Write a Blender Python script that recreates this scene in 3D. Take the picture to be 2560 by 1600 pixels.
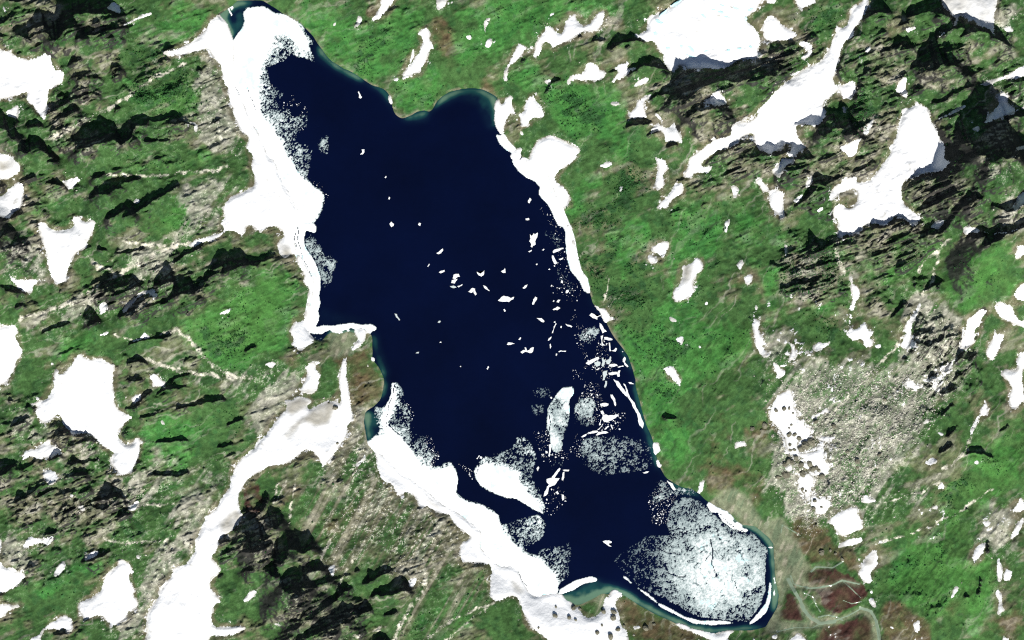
import bpy, bmesh, math, random
import numpy as np
from mathutils import Vector, noise as mnoise

# ---------------------------------------------------------------- camera, sky, sun, exposure
sc = bpy.context.scene
for o in list(bpy.data.objects):
    bpy.data.objects.remove(o)
COL = sc.collection
PW, PH = 2560.0, 1600.0                      # ground covered by the photograph, metres
CAM_H = 15000.0
cam = bpy.data.cameras.new("camera")
cam.sensor_width = 36.0
cam.lens = 36.0 * CAM_H / PW
cam.clip_start = 100.0
cam.clip_end = 60000.0
cam_o = bpy.data.objects.new("camera", cam)
cam_o.location = (0, 0, CAM_H)
COL.objects.link(cam_o)
sc.camera = cam_o

SUN_EL = math.radians(46.0)
SUN_K = 0.22                                 # metres east per metre south, towards the sun
SUN_AZ = math.atan2(SUN_K, -1.0)             # compass bearing of the sun (from +Y, clockwise)
world = bpy.data.worlds.new("World")
sc.world = world
world.use_nodes = True
wn = world.node_tree.nodes
wl = world.node_tree.links
wn.clear()
sky = wn.new("ShaderNodeTexSky")
sky.sky_type = 'NISHITA'
sky.sun_disc = False
sky.sun_elevation = SUN_EL
sky.sun_rotation = SUN_AZ
sky.altitude = 600.0
bg = wn.new("ShaderNodeBackground")
bg.inputs[1].default_value = 0.05
wo = wn.new("ShaderNodeOutputWorld")
wl.new(sky.outputs[0], bg.inputs[0])
wl.new(bg.outputs[0], wo.inputs[0])

sun = bpy.data.lights.new("sun", 'SUN')
sun.energy = 5.0
sun.angle = math.radians(0.53)
sun.color = (1.0, 0.965, 0.91)
sun_o = bpy.data.objects.new("sun", sun)
hd = Vector((SUN_K, -1.0, 0)).normalized()
sd = Vector((hd.x * math.cos(SUN_EL), hd.y * math.cos(SUN_EL), math.sin(SUN_EL)))
sun_o.rotation_euler = sd.to_track_quat('Z', 'Y').to_euler()
sun_o.location = sd * 4000
COL.objects.link(sun_o)

sc.view_settings.view_transform = 'Standard'
sc.view_settings.look = 'None'
sc.view_settings.gamma = 1.0
sc.view_settings.use_curve_mapping = False
sc.view_settings.exposure = 0.65

sc.cycles.use_denoising = False
sc.cycles.filter_width = 1.2

# ---------------------------------------------------------------- traced ground plan
# Points are read off the photograph in sixteen sheets; "@cr" names the sheet (column, row).
# One photograph pixel is one metre of ground.  Each line: label ; options ; outline
LAKE = "@00 2240,5 2190,60 2140,90 2060,150 2130,220 2170,330 2190,400 2185,500 2190,640 2200,780 2240,880 2280,980 2320,1080 2370,1180 2419,1260 @10 60,1400 100,1512 @11 150,0 180,90 250,250 310,330 340,420 385,490 375,600 350,640 350,820 400,910 450,1010 530,1130 520,1250 490,1400 480,1512 @12 455,60 500,140 560,190 620,200 680,130 740,105 820,125 880,100 930,130 955,100 1000,105 1050,110 1100,130 1105,300 1100,370 1150,430 1190,500 1215,570 1205,650 1180,750 1110,820 1030,870 1020,960 1040,1080 1050,1150 1090,1200 1200,1300 1350,1450 @13 1450,0 1560,70 1750,240 1920,330 2000,390 2120,480 2100,640 2200,740 2240,780 2320,840 @23 0,820 50,870 100,970 150,1070 210,1115 420,1080 480,1120 550,1170 640,1180 720,1140 800,1100 860,1060 900,1090 960,1040 1060,1090 1200,1180 1340,1260 1500,1330 1620,1390 1750,1440 1900,1450 2100,1420 2250,1420 2400,1390 @33 30,1300 90,1200 100,1080 70,960 60,860 55,700 50,600 0,540 @23 2300,440 2150,420 2040,300 1900,240 1830,190 1770,130 1700,90 1600,70 1480,0 @22 1450,1490 1400,1400 1370,1320 1340,1180 1310,1080 1270,1000 1240,900 1200,750 1170,650 1165,560 1140,470 1100,350 1030,250 960,160 890,30 @21 880,1500 840,1430 760,1360 740,1270 700,1120 640,1060 600,900 570,720 520,600 480,500 450,400 410,280 350,120 250,70 120,0 @20 60,1450 @10 2419,1380 2340,1280 2285,1160 2262,1040 2270,980 2290,930 2240,890 2130,840 2000,835 1900,850 1830,870 1760,910 1710,960 1670,1030 1650,1080 1610,1045 1530,1050 1470,1090 1370,1130 1310,1080 1285,1000 1260,900 1210,840 1100,810 1010,750 920,690 830,650 700,570 600,440 530,330 440,240 320,180 200,90 60,5"

SNOW = """
broad snowfield with a notched bare tongue, topmost on the left edge;; @00 -60,475 100,490 150,540 280,575 380,545 440,515 500,540 540,670 625,695 605,790 480,850 440,1160 400,1110 320,1000 265,950 285,855 200,900 100,930 -60,950
small blue-shaded snow scrap between two dark crags below the notched left snowfield;; @00 190,990 185,1130 80,1100 60,1050 130,1030
rounded greyish snow patch on the left edge just above the smooth triangular one;; @00 -60,1400 30,1450 140,1480 160,1512 @01 170,0 220,60 210,120 100,185 -60,190
tiny snow hook at the east tip of the long black crags near the northwest ice;; @00 1780,1160 1850,1160 1885,1200 1870,1260 1838,1245 1848,1185
half-shaded triangular snow wedge at the east end of the northernmost black cliff;; @00 1080,20 1140,55 1155,155 1100,130 1060,110 1020,90
thin grey snow streak in a diagonal cleft below the northernmost black cliff;; @00 1145,255 1290,180 1360,140 1450,125 1440,150 1300,195 1200,250
small dull snow scrap in the far top left corner;; @00 25,55 60,80 95,150 60,135
immense snow bank of the northwest shore, its beak pointing west;; @00 1540,510 1650,480 1800,420 1940,300 1990,190 2060,155 2130,220 2170,330 2195,400 2190,500 2195,640 2205,780 2245,880 2285,980 2325,1080 2375,1180 2425,1260 @10 66,1400 106,1512 @11 156,0 186,90 256,250 316,330 346,420 388,490 380,600 355,640 345,740 355,830 360,890 320,880 280,930 210,880 200,800 270,720 250,660 190,620 90,640 50,690 0,650 @01 2380,610 2320,620 2330,690 2280,730 2250,690 2170,670 2100,720 1990,790 1960,770 1840,830 1780,815 1850,760 2090,690 2120,640 2085,600 2130,540 2110,470 2160,360 2280,310 2400,250 2410,180 2370,60 2390,0 @00 2380,1460 2320,1420 2350,1290 2270,1230 2200,1060 2210,1010 2130,990 2170,960 2150,820 2110,790 2090,620 2010,530 1980,460 1750,520 1620,540
ragged snow bank in the square western corner of the lake, above the brown headland;; @11 385,915 400,990 460,1085 445,1150 505,1220 490,1320 455,1512 @12 370,20 320,110 370,190 330,230 420,290 550,210 500,140 455,60 470,0 @11 490,1400 525,1250 535,1130 455,1010 405,910
short snow strip closing the east side of the small square lagoon;; @12 950,80 1040,110 1030,180 1000,230 920,290 890,280 900,250 970,200 950,150
bright curved snow streak at the top edge running down beside a brown gully;; @10 1340,-40 1230,110 1190,170 1110,205 1050,190 1130,150 1180,60 1190,-40
speckled snow tail just below the curved streak at the top edge;; @10 970,140 1010,180 990,230 940,270 920,285 950,220
small comma of snow alone on green above the northern ice lobe;; @10 770,205 740,270 728,240 750,210
long boot-shaped snow patch on the green peninsula north of the lake;; @10 1600,260 1650,310 1640,380 1690,460 1640,480 1600,590 1550,690 1500,690 1390,765 1385,720 1430,650 1490,570 1540,500 1580,400 1560,340 1510,330
slim snow finger lying along the west side of the boot-shaped patch;; @10 1485,455 1500,470 1498,530 1440,645 1432,635 1465,550
small snow blob off the toe of the boot-shaped patch;; @10 1298,742 1350,738 1342,772 1303,768
grey dirty snow at the head of the brown gully on the top edge;d; @10 1700,-40 1815,-40 1795,60 1720,110 1705,60
small snow dab at the top edge just east of the dirty gully snow;; @10 1828,35 1872,2 1852,52
pale grey snow streak with a thin tail, north of the eastern bay;d; @10 2180,180 2225,170 2190,240 2172,262 2170,330 2160,330 2160,262 2150,220
little square snow spot on brown ground north of the eastern bay;; @10 1985,345 2032,338 2034,382 1993,378
lumpy snow patch directly below the pale grey tailed streak;; @10 2180,380 2225,360 2228,430 2190,462 2165,440 2170,400
snow speck at the foot of the lumpy patch north of the eastern bay;; @10 2118,472 2152,458 2140,484
lone tiny snow spot above the eastern bay's north beach;; @10 2252,642 2284,642 2270,664
long narrow snow ribbon running down to the northeast corner of the bay;; @20 70,405 140,455 100,520 0,620 @10 2400,620 2370,680 2375,780 2345,760 2345,690 2390,580 @20 0,540 40,460
thin white shore snow on the west side of the green peninsula;; @10 1262,888 1294,960 1288,992 1265,930
irregular snow bank lining the east shore of the northern bay;; @10 2290,935 2320,1000 2370,920 2419,905 @20 0,1010 50,1080 @10 2390,1075 2370,1140 2340,1200 2345,1280 2300,1230 2275,1170 2268,1080 2280,1050 2268,1040 2276,980
small oval snow patch on the green slope left of the big branched patch;; @20 343,162 380,125 412,118 400,142 360,168
large branching snow patch with two arms on the slope left of the frozen tarn;; @20 320,250 370,260 430,320 470,330 490,270 500,210 560,160 600,130 605,190 640,220 670,265 740,220 790,160 820,120 860,105 880,150 850,230 810,290 740,310 670,300 600,350 560,380 450,430 370,475 360,430 330,400 280,410 275,460 280,500 240,550 200,565 195,550 220,470 220,430 270,350 300,310
bat-shaped snow patch with a downward spike, south of the big branching patch;; @20 700,610 740,600 810,630 820,670 890,680 880,720 830,760 800,770 690,760 640,775 570,745 540,800 525,820 520,770 560,715 660,700 690,660
slanted snow streak between the bat-shaped patch and the black crags;; @20 1040,600 1090,580 1105,600 1080,650 1110,655 1190,640 1160,665 1090,700 1050,740 1000,760 945,800 940,780 1000,700 1020,690 960,660 1000,620
spindle-shaped snow streak on green just below the slanted streak;; @20 1250,735 1300,755 1250,800 1130,835 1170,790
small snow scrap at the foot of a thin black cleft, west of the bat-shaped patch;; @20 295,770 350,755 380,760 350,810 320,790
three-lobed snow patch on the green slope above the eastern shore snowfield;; @20 210,880 250,870 210,930 240,960 285,1000 320,1110 280,1120 200,1115 160,1150 155,1205 85,1195 75,1130 60,1080 120,1050 120,970 150,930
tiny snow sliver directly under the three-lobed patch;; @20 80,1228 108,1260 105,1285 80,1280
small flat-topped snow patch alone in the green below the bat-shaped patch;; @20 925,970 1010,960 1015,995 970,1005 930,995
boot-like snow patch with a thin neck reaching up right, below the black eastern crags;; @20 1320,890 1290,940 1250,960 1240,1010 1275,1110 1260,1135 1200,1120 1150,1125 1100,1120 1095,1070 1160,1030 1180,960 1240,920
ragged Y-shaped snow patch on the slope right of the eastern shore snowfield;; @20 1370,1160 1440,1220 1480,1200 1535,1155 1545,1220 1590,1290 1610,1370 1560,1350 1500,1340 1430,1360 1440,1290 1410,1240 1350,1240 1290,1290 1320,1220
short broken snow chain just above the ragged Y-shaped patch;; @20 1320,1065 1375,1088 1418,1130 1395,1148 1365,1110
half-shaded triangular snow patch tucked under the black crags southeast of the frozen tarn;; @20 1960,850 1955,900 2010,940 2020,970 2030,990 1960,1010 1760,1005 1780,980 1860,920
tiny snow sliver left of the half-shaded triangular patch;; @20 1632,1090 1662,1048 1664,1060 1645,1090
small snow scrap perched just above the wide diagonal snow corridor;; @20 2150,1140 2235,1090 2212,1140 2160,1152
large frozen tarn under cracked snow with pale blue melt pools, top right of centre;p; @20 1600,-40 1520,60 1400,120 1280,170 1270,300 1140,335 1250,400 1340,400 1390,490 1430,520 1420,600 1480,670 1535,695 1570,620 1640,625 1640,660 2000,660 2150,570 2250,570 2340,550 2370,520 2300,490 2340,440 2340,330 2280,260 2210,210 2220,150 2300,110 2320,60 2400,-40
tapering snow patch just east of the frozen tarn, pointing right;; @30 0,150 50,170 110,220 150,260 270,320 280,345 200,390 90,395 30,410 0,380 @20 2400,400 2370,360 2360,280 2370,200
domed snowfield on the eastern shore where the long ice strip begins;; @20 160,1512 200,1390 250,1320 360,1285 480,1330 570,1380 645,1415 635,1450 590,1512 @21 560,30 490,70 400,150 410,200 500,265 550,340 520,450 478,450 445,380 405,260 346,125 246,75 116,5
pair-like snow scrap on rock at the lake edge above the domed eastern snowfield;; @20 60,1390 100,1400 80,1455 62,1460 60,1512 0,1500 5,1445 50,1440
slanting snow patch with a ragged lower edge, east of the domed shore snowfield;; @21 930,15 870,30 815,60 870,80 900,75 950,40
tall wavy snow strip left of the wide diagonal corridor's lower end;; @20 1345,1490 1400,1495 @21 1440,0 1465,60 1485,80 1450,100 1430,130 1440,220 1420,270 1370,295 1340,230 1340,190 1370,110 1385,60
wide snow corridor sweeping diagonally from the top edge down left across the eastern crags;; @21 1640,180 1625,150 1660,60 @20 1670,1512 1720,1470 1820,1390 1900,1330 2050,1290 2070,1190 2160,1160 2240,1160 2300,1110 2330,1080 2290,1080 2310,1040 2370,980 2419,940 @30 100,830 150,780 240,730 330,660 480,590 550,510 590,400 630,330 625,260 640,250 690,280 740,240 740,190 770,150 765,100 825,40 850,60 890,20 900,-40 945,-40 940,50 910,130 880,180 850,230 800,290 795,350 730,390 680,470 665,560 650,620 630,690 600,740 620,800 680,820 740,790 800,760 825,860 790,900 770,960 730,930 710,980 680,900 660,840 600,900 560,950 530,950 500,1010 535,1050 535,1110 440,1210 340,1180 250,1190 270,1290 360,1400 300,1430 240,1490 160,1500 190,1440 220,1370 150,1360 130,1410 0,1460 @20 2330,1420 2290,1350 2270,1250 2200,1280 2140,1320 2130,1360 2040,1400 1930,1440 1820,1512 @21 1770,30 1790,75 1890,65 1850,125 1710,130 1700,180
tongue of snow just below the foot of the wide diagonal corridor;; @21 1530,220 1600,215 1620,290 1600,320 1540,370 1500,390 1470,450 1430,470 1370,470 1365,440 1420,380 1470,330 1510,280
little snow sliver beside dark shrubs between the domed shore field and the wavy strip;; @21 1010,250 1050,235 1045,270 1020,312 1008,290
carrot-shaped snow patch on the slope right of the corridor's tongue;; @21 2060,250 2130,255 2140,290 2110,360 2090,370 2080,310
narrow snow neck leading from grey rocks into the lopsided patch beside it;; @21 2290,210 2350,160 2360,210 2419,270 2419,300 2360,300 2340,250
lopsided snow patch with a drooping foot, west of the great eastern snowfield;; @31 0,275 90,290 150,300 140,380 140,480 140,550 110,565 85,510 40,480 0,430
wavy upright snow sliver on the open green slope above the paired patches;; @21 2060,550 2050,600 2035,640 2025,690 2000,680 2000,600 2030,570
winged snow patch in the green middle of the eastern slope;; @21 1310,830 1400,780 1470,770 1485,820 1440,880 1430,925 1400,910 1350,870 1310,860
smaller snow patch tucked under the left wing of the winged patch;; @21 1275,900 1310,895 1380,950 1365,970 1310,985 1280,940
hourglass snow patch with a dirty beige waist, lower right of the winged patch;w; @21 1715,930 1760,925 1800,990 1805,1030 1740,1080 1730,1120 1695,1150 1720,1240 1700,1280 1600,1330 1525,1345 1520,1240 1570,1190 1610,1110 1610,1000 1700,970
upper of two small stacked snow patches right of the hourglass patch;; @21 2170,930 2180,990 2150,1050 2130,1030 2115,990
lower of two small stacked snow patches right of the hourglass patch;; @21 2220,1075 2270,1090 2260,1150 2220,1190 2190,1160 2180,1110
tiny snow spot directly below the hourglass patch's right side;; @21 1806,1358 1840,1328 1858,1356 1830,1378
ragged snow strip winding down the left edge of the grey boulder field;; @21 2290,1370 2320,1380 2300,1440 2280,1480 2300,1512 @22 2340,0 2320,100 2370,190 2350,240 2400,310 2380,360 2310,300 2290,230 2280,130 2260,30
small snow scrap at the top of a green dip below the hourglass patch;; @21 1472,1462 1550,1512 @22 1558,20 1500,14
small square snow scrap on the east shore beside the long ice strip;; @21 528,620 567,608 572,650 545,684
narrow shore snow beside the middle of the long eastern ice strip;; @21 575,735 612,830 602,855 584,810
bright shore snow just below the end of the long eastern ice strip;; @21 770,1365 850,1400 880,1400 925,1480 985,1490 970,1505 @22 910,5 885,20 @21 850,1430
small notched snow triangle on the green east bank, upper of two;; @22 1538,170 1610,150 1622,190 1595,248 1570,220
teardrop snow patch on the green east bank with its point downward;; @22 1440,440 1500,425 1530,450 1590,560 1597,638 1550,600 1500,540 1450,500 1422,465
shore snow patch where the east bank bends near the speckled ice;; @22 1340,1155 1395,1160 1390,1190 1410,1230 1380,1260 1370,1290 1350,1220
small eared snow patch on the brown flat east of the lake;; @22 2100,1150 2190,1140 2215,1185 2130,1200 2090,1225 2105,1180
slim shore snow below the patch where the east bank bends;; @22 1362,1318 1412,1358 1412,1390 1385,1370
faint snow spot on brown moss right of the small notched triangle;; @22 1752,245 1786,236 1786,274 1762,270
notched snow patch cut by the top edge, right of the frozen tarn;; @30 255,-40 450,-40 440,40 380,70 330,80 310,140 290,100 250,40
hook-shaped snow patch between green ledges left of the diagonal corridor;; @30 270,420 320,390 410,440 410,510 370,550 310,580 300,550 350,510 370,470 300,450
small leaf-shaped snow patch on the green ledge right of the corridor's top;; @30 898,490 955,430 957,480 920,522
tiny snow spot just below the small leaf-shaped patch;; @30 846,604 882,558 876,616
small snow scrap among brown rocks in the upper right;; @30 1280,280 1370,265 1384,285 1300,322
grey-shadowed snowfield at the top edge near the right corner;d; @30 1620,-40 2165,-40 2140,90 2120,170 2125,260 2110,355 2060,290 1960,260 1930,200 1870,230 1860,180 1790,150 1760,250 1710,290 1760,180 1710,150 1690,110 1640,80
blue-shaded snow strip in a cleft below the grey-shadowed top snowfield;; @30 1565,372 1680,280 1660,320 1600,374
great pale snowfield shaped like a leaning flame in the right part of the picture;; @30 1390,950 1410,990 1470,1010 1500,1060 1530,1160 1570,1220 1600,1320 1650,1370 1660,1440 1640,1512 @31 1690,30 1650,90 1610,130 1480,130 1390,150 1270,200 1245,280 1250,370 1290,440 1370,510 1450,550 1400,600 1340,630 1290,570 1260,540 1180,540 1100,630 1000,610 960,600 900,620 820,700 720,720 640,750 650,700 650,570 600,540 600,480 640,420 700,420 750,470 800,450 830,390 840,320 800,270 700,310 640,340 600,390 545,390 560,330 620,260 700,200 820,160 830,220 930,210 1000,150 1060,50 @30 1100,1512 1150,1440 1130,1400 1160,1370 1190,1300 1215,1190 1240,1110 1250,1040 1360,1010
upright snow patch with a forked foot, above the flame-shaped snowfield;; @30 1290,735 1305,750 1290,850 1310,920 1270,940 1250,900 1200,880 1180,880 1210,800 1250,760
slim slanted snow sliver left of the flame-shaped snowfield;; @30 1000,1110 970,1190 920,1290 880,1285 890,1240 950,1150
pale snow wedge below the slim slanted sliver, above shaded rocks;; @30 870,1310 840,1380 820,1460 780,1500 740,1490 720,1450 670,1430 650,1410 780,1350
long thin snow ramp rising to the right edge above the biggest black cliff;; @30 2450,600 2350,650 2250,720 2100,760 1940,820 2040,820 2110,790 2240,750 2350,750 2450,715
blue-shaded snow slope in the biggest black cliff near the right edge;; @30 2140,900 2240,880 2260,920 2240,970 2280,1010 2370,1050 2280,1080 2130,1140 1990,1190 2040,1120 2170,990
thin blue-shaded snow ledge across the left end of the biggest black cliff;; @30 1560,1135 1640,1100 1850,990 1830,1030 1700,1100 1600,1140
tiny bright snow scrap on the right edge beside the biggest black cliff;; @30 2360,1032 2440,985 2440,1030 2390,1047
small blue-shaded snow triangle low inside the biggest black cliff;; @30 1860,1240 1950,1200 1940,1268 1890,1250
shaded snow sliver at the right edge below the biggest black cliff;; @30 2255,1425 2450,1365 2450,1405 2300,1438
speckled snow scrap on pale rocks in the top right corner;; @30 2195,270 2270,255 2315,310 2240,318
snow corner cut by the top edge right beside the frozen tarn;; @30 -30,-40 80,-40 60,40 -20,45
small blue-tinged snow sliver among rocks right of the diagonal corridor's middle;; @30 690,1000 730,1030 732,1082 700,1072
bright snow patch on the right edge below the shaded double ledge;; @31 2260,820 2350,810 2450,820 2450,870 2380,890 2280,950 2260,910 2290,850
smooth rounded snow patch half cut by the right edge;; @31 2370,1170 2450,1140 2450,1320 2330,1330 2280,1290 2270,1260 2310,1200
long snow patch slanting down to the right edge below the smooth rounded one;; @31 2095,1385 2150,1340 2260,1385 2280,1450 2340,1512 @32 2380,0 2450,60 2450,100 2330,45 2210,0 @31 2170,1490
long snow gully running down left along the dark rock rib in the lower right;; @31 1980,1410 2040,1420 2030,1470 1990,1512 @32 2010,10 1960,80 1930,110 1950,150 1930,220 1850,270 1790,290 1750,380 1720,460 1650,500 1630,510 1640,600 1600,640 1560,700 1570,650 1610,580 1600,555 1520,560 1475,530 1490,515 1550,540 1620,510 1620,470 1700,420 1790,290 1800,230 1820,160 1850,90 1860,0 @31 1880,1490
bright snow knob at the left end of the shaded double ledge near the right edge;; @31 1800,640 1880,645 1950,670 1930,705 1880,690 1820,720 1800,690
shaded snow ledge streaking right from the bright snow knob;; @31 1955,672 2040,700 2200,690 2310,650 2280,682 2150,712 2050,715 1965,695
shaded snow chute on the right edge above the double ledge;; @31 2240,510 2270,440 2290,360 2380,300 2450,250 2450,360 2340,430 2270,490
small half-shaded snow triangle below the brown dome beside the flame-shaped field;; @31 1560,580 1640,570 1620,620 1580,660 1510,640
long wavering snow strip trailing below the flame-shaped snowfield;; @31 750,1095 790,1100 800,1170 860,1220 860,1280 830,1330 815,1400 780,1450 800,1490 790,1512 @32 770,40 790,90 830,80 900,5 930,50 940,110 990,95 980,140 940,170 985,190 980,250 920,260 890,240 900,210 860,170 790,200 760,170 730,130 760,80 755,0 @31 750,1500 755,1400 780,1360 790,1280 770,1200 765,1140
small lozenge of snow in the green gap left of the flame-shaped field;; @31 440,480 500,438 504,480 460,508
slim snow sliver above two others, left of the flame-shaped field;; @31 338,262 350,210 402,143 412,190 375,268
leaf of snow below the slim sliver, left of the flame-shaped field;; @31 222,402 240,370 322,318 312,362 270,414
tiny upright snow dash on the green slope under the lopsided patch;; @31 198,1245 222,1290 212,1325 195,1290
faint upright snow streak on the green slope under the lopsided patch;; @31 148,800 177,788 168,900 150,965
snow dot beside the faint upright streak under the lopsided patch;; @31 80,985 106,978 102,1014
white snow chute in the narrow gully left of the dark rock rib;; @31 1310,1512 1400,1380 1450,1270 1425,1380 1375,1512 @32 1340,0 1345,80 1340,170 1310,290 1240,250 1230,240 1270,150 1310,100 1250,130 1290,30
shaded snow wedge beside the wide corridor's right shoulder;; @31 30,110 110,20 120,-10 240,-10 230,40 170,50 120,110 100,178
feathered snow patch high on the grey boulder field;; @32 405,250 480,200 500,220 550,210 577,188 575,230 480,290 420,292
ragged snow patch left of the feathered one on the boulder field;; @32 195,210 250,235 245,310 280,335 220,370 190,402 180,360 210,300
small snow scrap between the feathered patch and the ragged one;; @32 333,288 382,288 372,322 340,312
tattered snow patch at the upper left rim of the boulder field;; @32 20,390 70,410 110,460 160,480 150,520 60,562 70,500
small snow hook under the wavering strip on the boulder field;; @32 988,236 1050,223 1067,260 1010,272
upright axe-shaped snow patch near the right edge;; @32 2110,70 2140,90 2130,130 2210,130 2200,190 2130,350 2110,390 2070,370 2035,310 2060,260 2100,180
big hammer-shaped snow patch on the right edge, below the axe-shaped one;; @32 2360,300 2450,280 2450,450 2380,460 2385,580 2400,680 2425,740 2340,820 2310,850 2260,810 2265,700 2290,650 2250,570 2200,530 2180,500 2210,470 2340,480 2350,450 2320,400
comet-shaped snow streak tapering down left in the lower right gully;; @32 2030,730 2050,800 2060,890 2030,910 1990,900 1960,970 1920,1050 1900,1088 1880,1080 1900,1000 1950,900 1990,880 1980,840 2010,790
large boulder-pocked snowfield on the left side of the boulder field;; @32 0,880 30,790 60,720 130,680 200,650 240,760 230,820 280,880 250,930 330,960 340,1000 400,1020 390,1080 350,1150 280,1110 270,1190 300,1260 440,1230 450,1180 520,1190 520,1310 580,1390 540,1470 490,1440 420,1380 330,1340 300,1290 200,1280 160,1180 150,1120 90,1030 40,970 0,940
flat snow wing on the right of the boulder-pocked snowfield;; @32 430,1090 520,1090 600,1090 635,1100 580,1150 510,1150 450,1120
snow tongue below the boulder-pocked snowfield;; @32 300,1460 340,1420 420,1480 @33 430,0 410,60 410,120 370,170 330,190 340,130 270,60 265,0
boulder-dotted snow patch just below the snow tongue;; @33 390,140 440,140 480,170 530,130 560,180 600,200 560,260 540,300 490,330 430,310 440,270 390,240
bright star-edged snow patch at the foot of the boulder field;; @33 540,400 640,300 690,290 760,255 840,250 830,310 885,370 870,410 890,450 800,490 720,520 680,520 620,450 600,410
feathery snow patch just under the star-edged one;; @33 630,640 680,590 760,550 880,530 880,570 800,610 720,620
torn snow patch at the head of the boulder field below the snow gully;; @32 1290,570 1350,560 1400,620 1450,600 1460,630 1400,650 1300,640 1270,600
small snow triangle at the left foot of the dark rock rib;; @32 1440,982 1490,918 1507,970
small winged snow scrap below the dark rock rib;; @32 1565,1043 1650,1070 1630,1097 1590,1072
bright arrowhead snow patch beside the lower gully track;; @32 1465,1330 1530,1290 1580,1310 1575,1340 1510,1367 1470,1360
tiny snow dab in the upper middle of the boulder field;; @32 1172,658 1232,652 1222,694
tiny snow dab in the centre of the boulder field beside a green strip;; @32 858,832 907,818 890,854
thin snow strip bordering the green patch of the boulder field;; @32 400,890 430,900 540,820 580,870 500,890 400,937
faint snow spot beside the gully track near the bottom right green;; @32 1918,1330 1960,1318 1972,1352 1935,1358
small snow scrap between boulders left of the snow tongue;; @32 140,1390 210,1358 224,1410 180,1434
thin snow bar at the lower end of the long right-hand stream gully;; @33 1018,570 1122,556 1112,588 1018,598
mitten-shaped snow patch beside the brown delta;; @33 1010,630 1025,700 1030,800 960,850 970,950 940,980 910,960 850,910 835,860 880,830 860,790 940,680
snow scrap off the left side of the mitten-shaped patch;; @33 818,730 882,733 850,764
thin snow tail under the mitten-shaped patch;; @33 938,985 982,1060 960,1075
small leaning snow patch at the bend of the delta stream;; @33 938,1108 980,1108 1012,1180 990,1203 950,1160
snow arrowhead just under the winged scrap beside the gully;; @33 1620,5 1652,50 1652,82 1578,76
double-winged snow scrap above the star-edged patch, to its right;; @33 870,140 940,130 920,160 1000,175 1000,200 900,210 860,200 890,170
faint snow scrap on olive ground left of the right-hand stream gully;; @33 1538,238 1592,236 1592,278 1528,262
bird-shaped snow patch on the lower right edge;; @33 2330,220 2370,150 2390,200 2450,200 2450,260 2350,300 2310,300 2250,280 2310,250
small ragged snow spot on pale stones left of the bird-shaped patch;; @33 1998,370 2092,388 2040,444 2010,400
slim snow blade below the bird-shaped patch;; @33 2400,330 2402,380 2340,510 2280,562 2268,530 2320,430
leaning snow bar right of the big bright green meadow;; @33 2040,560 2030,650 2000,700 1960,740 1940,775 1900,760 1900,730 1940,620
upright snow pillar near the lower right edge, beside a snow heart;; @33 2160,710 2200,860 2180,940 2150,952 2140,830 2145,740
heart-shaped snow patch beside the upright snow pillar;; @33 2230,820 2300,860 2260,940 2210,946 2200,880
sickle-shaped snow streak below the upright snow pillar;; @33 2145,1005 2190,1080 2190,1190 2220,1215 2170,1250 2140,1272 2150,1200 2160,1130 2125,1060
small snow bar at the lower right rim of the big bright green meadow;; @33 1740,990 1790,990 1770,1040 1710,1117 1698,1110 1720,1050
snow tear on brown ground below the big bright green meadow;; @33 1410,1300 1420,1380 1400,1447 1370,1420 1348,1350
thin snow sliver on dark brown ground left of the snow tear;; @33 1118,1358 1202,1393 1150,1398
snow scrap cut by the bottom edge near the right corner;; @33 2200,1420 2220,1470 2260,1480 2240,1540 2195,1540
small snow scrap on the bottom edge at the left end of the delta;; @33 20,1470 90,1448 82,1492 40,1502
snow fan cut by the bottom edge under the delta;; @33 280,1440 410,1540 150,1540
long snow bank of the southwest shore spreading into a bouldery apron at the bottom edge;; @12 1060,1160 1120,1240 1140,1350 1160,1450 1180,1512 @13 1290,50 1340,160 1430,110 1500,150 1550,260 1620,250 1700,300 1830,330 1850,380 1910,450 2040,540 1930,600 1920,690 1950,775 2060,780 2200,790 2220,850 2210,1000 2220,1120 2290,1145 2419,1090 @23 50,1110 110,1260 190,1400 300,1470 370,1560 1100,1560 1090,1420 1040,1380 1030,1330 1010,1250 980,1180 990,1120 1060,1095 960,1046 930,1100 880,1110 870,1170 850,1240 800,1290 700,1300 660,1240 640,1200 570,1210 550,1175 480,1125 470,1095 420,1085 210,1120 145,1075 95,975 45,875 0,825 @13 2315,845 2235,785 2195,745 2095,645 2115,485 1995,395 1915,335 1745,245 1555,75 1445,5 @12 1345,1455 1195,1305 1085,1205
small snow scrap on dark ground right of the bouldery apron;; @23 1140,1380 1200,1373 1222,1400 1150,1412
ragged snow hem along the south shore below the curved ice rim;; @23 1530,1355 1620,1380 1700,1420 1800,1440 1900,1470 2000,1450 2110,1430 2050,1470 2040,1540 1920,1540 1800,1480 1680,1430 1600,1400
wavy snow sliver on green just above the north rim of the round speckled ice;; @23 1770,20 1825,-5 1812,40 1792,122 1758,112
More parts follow.
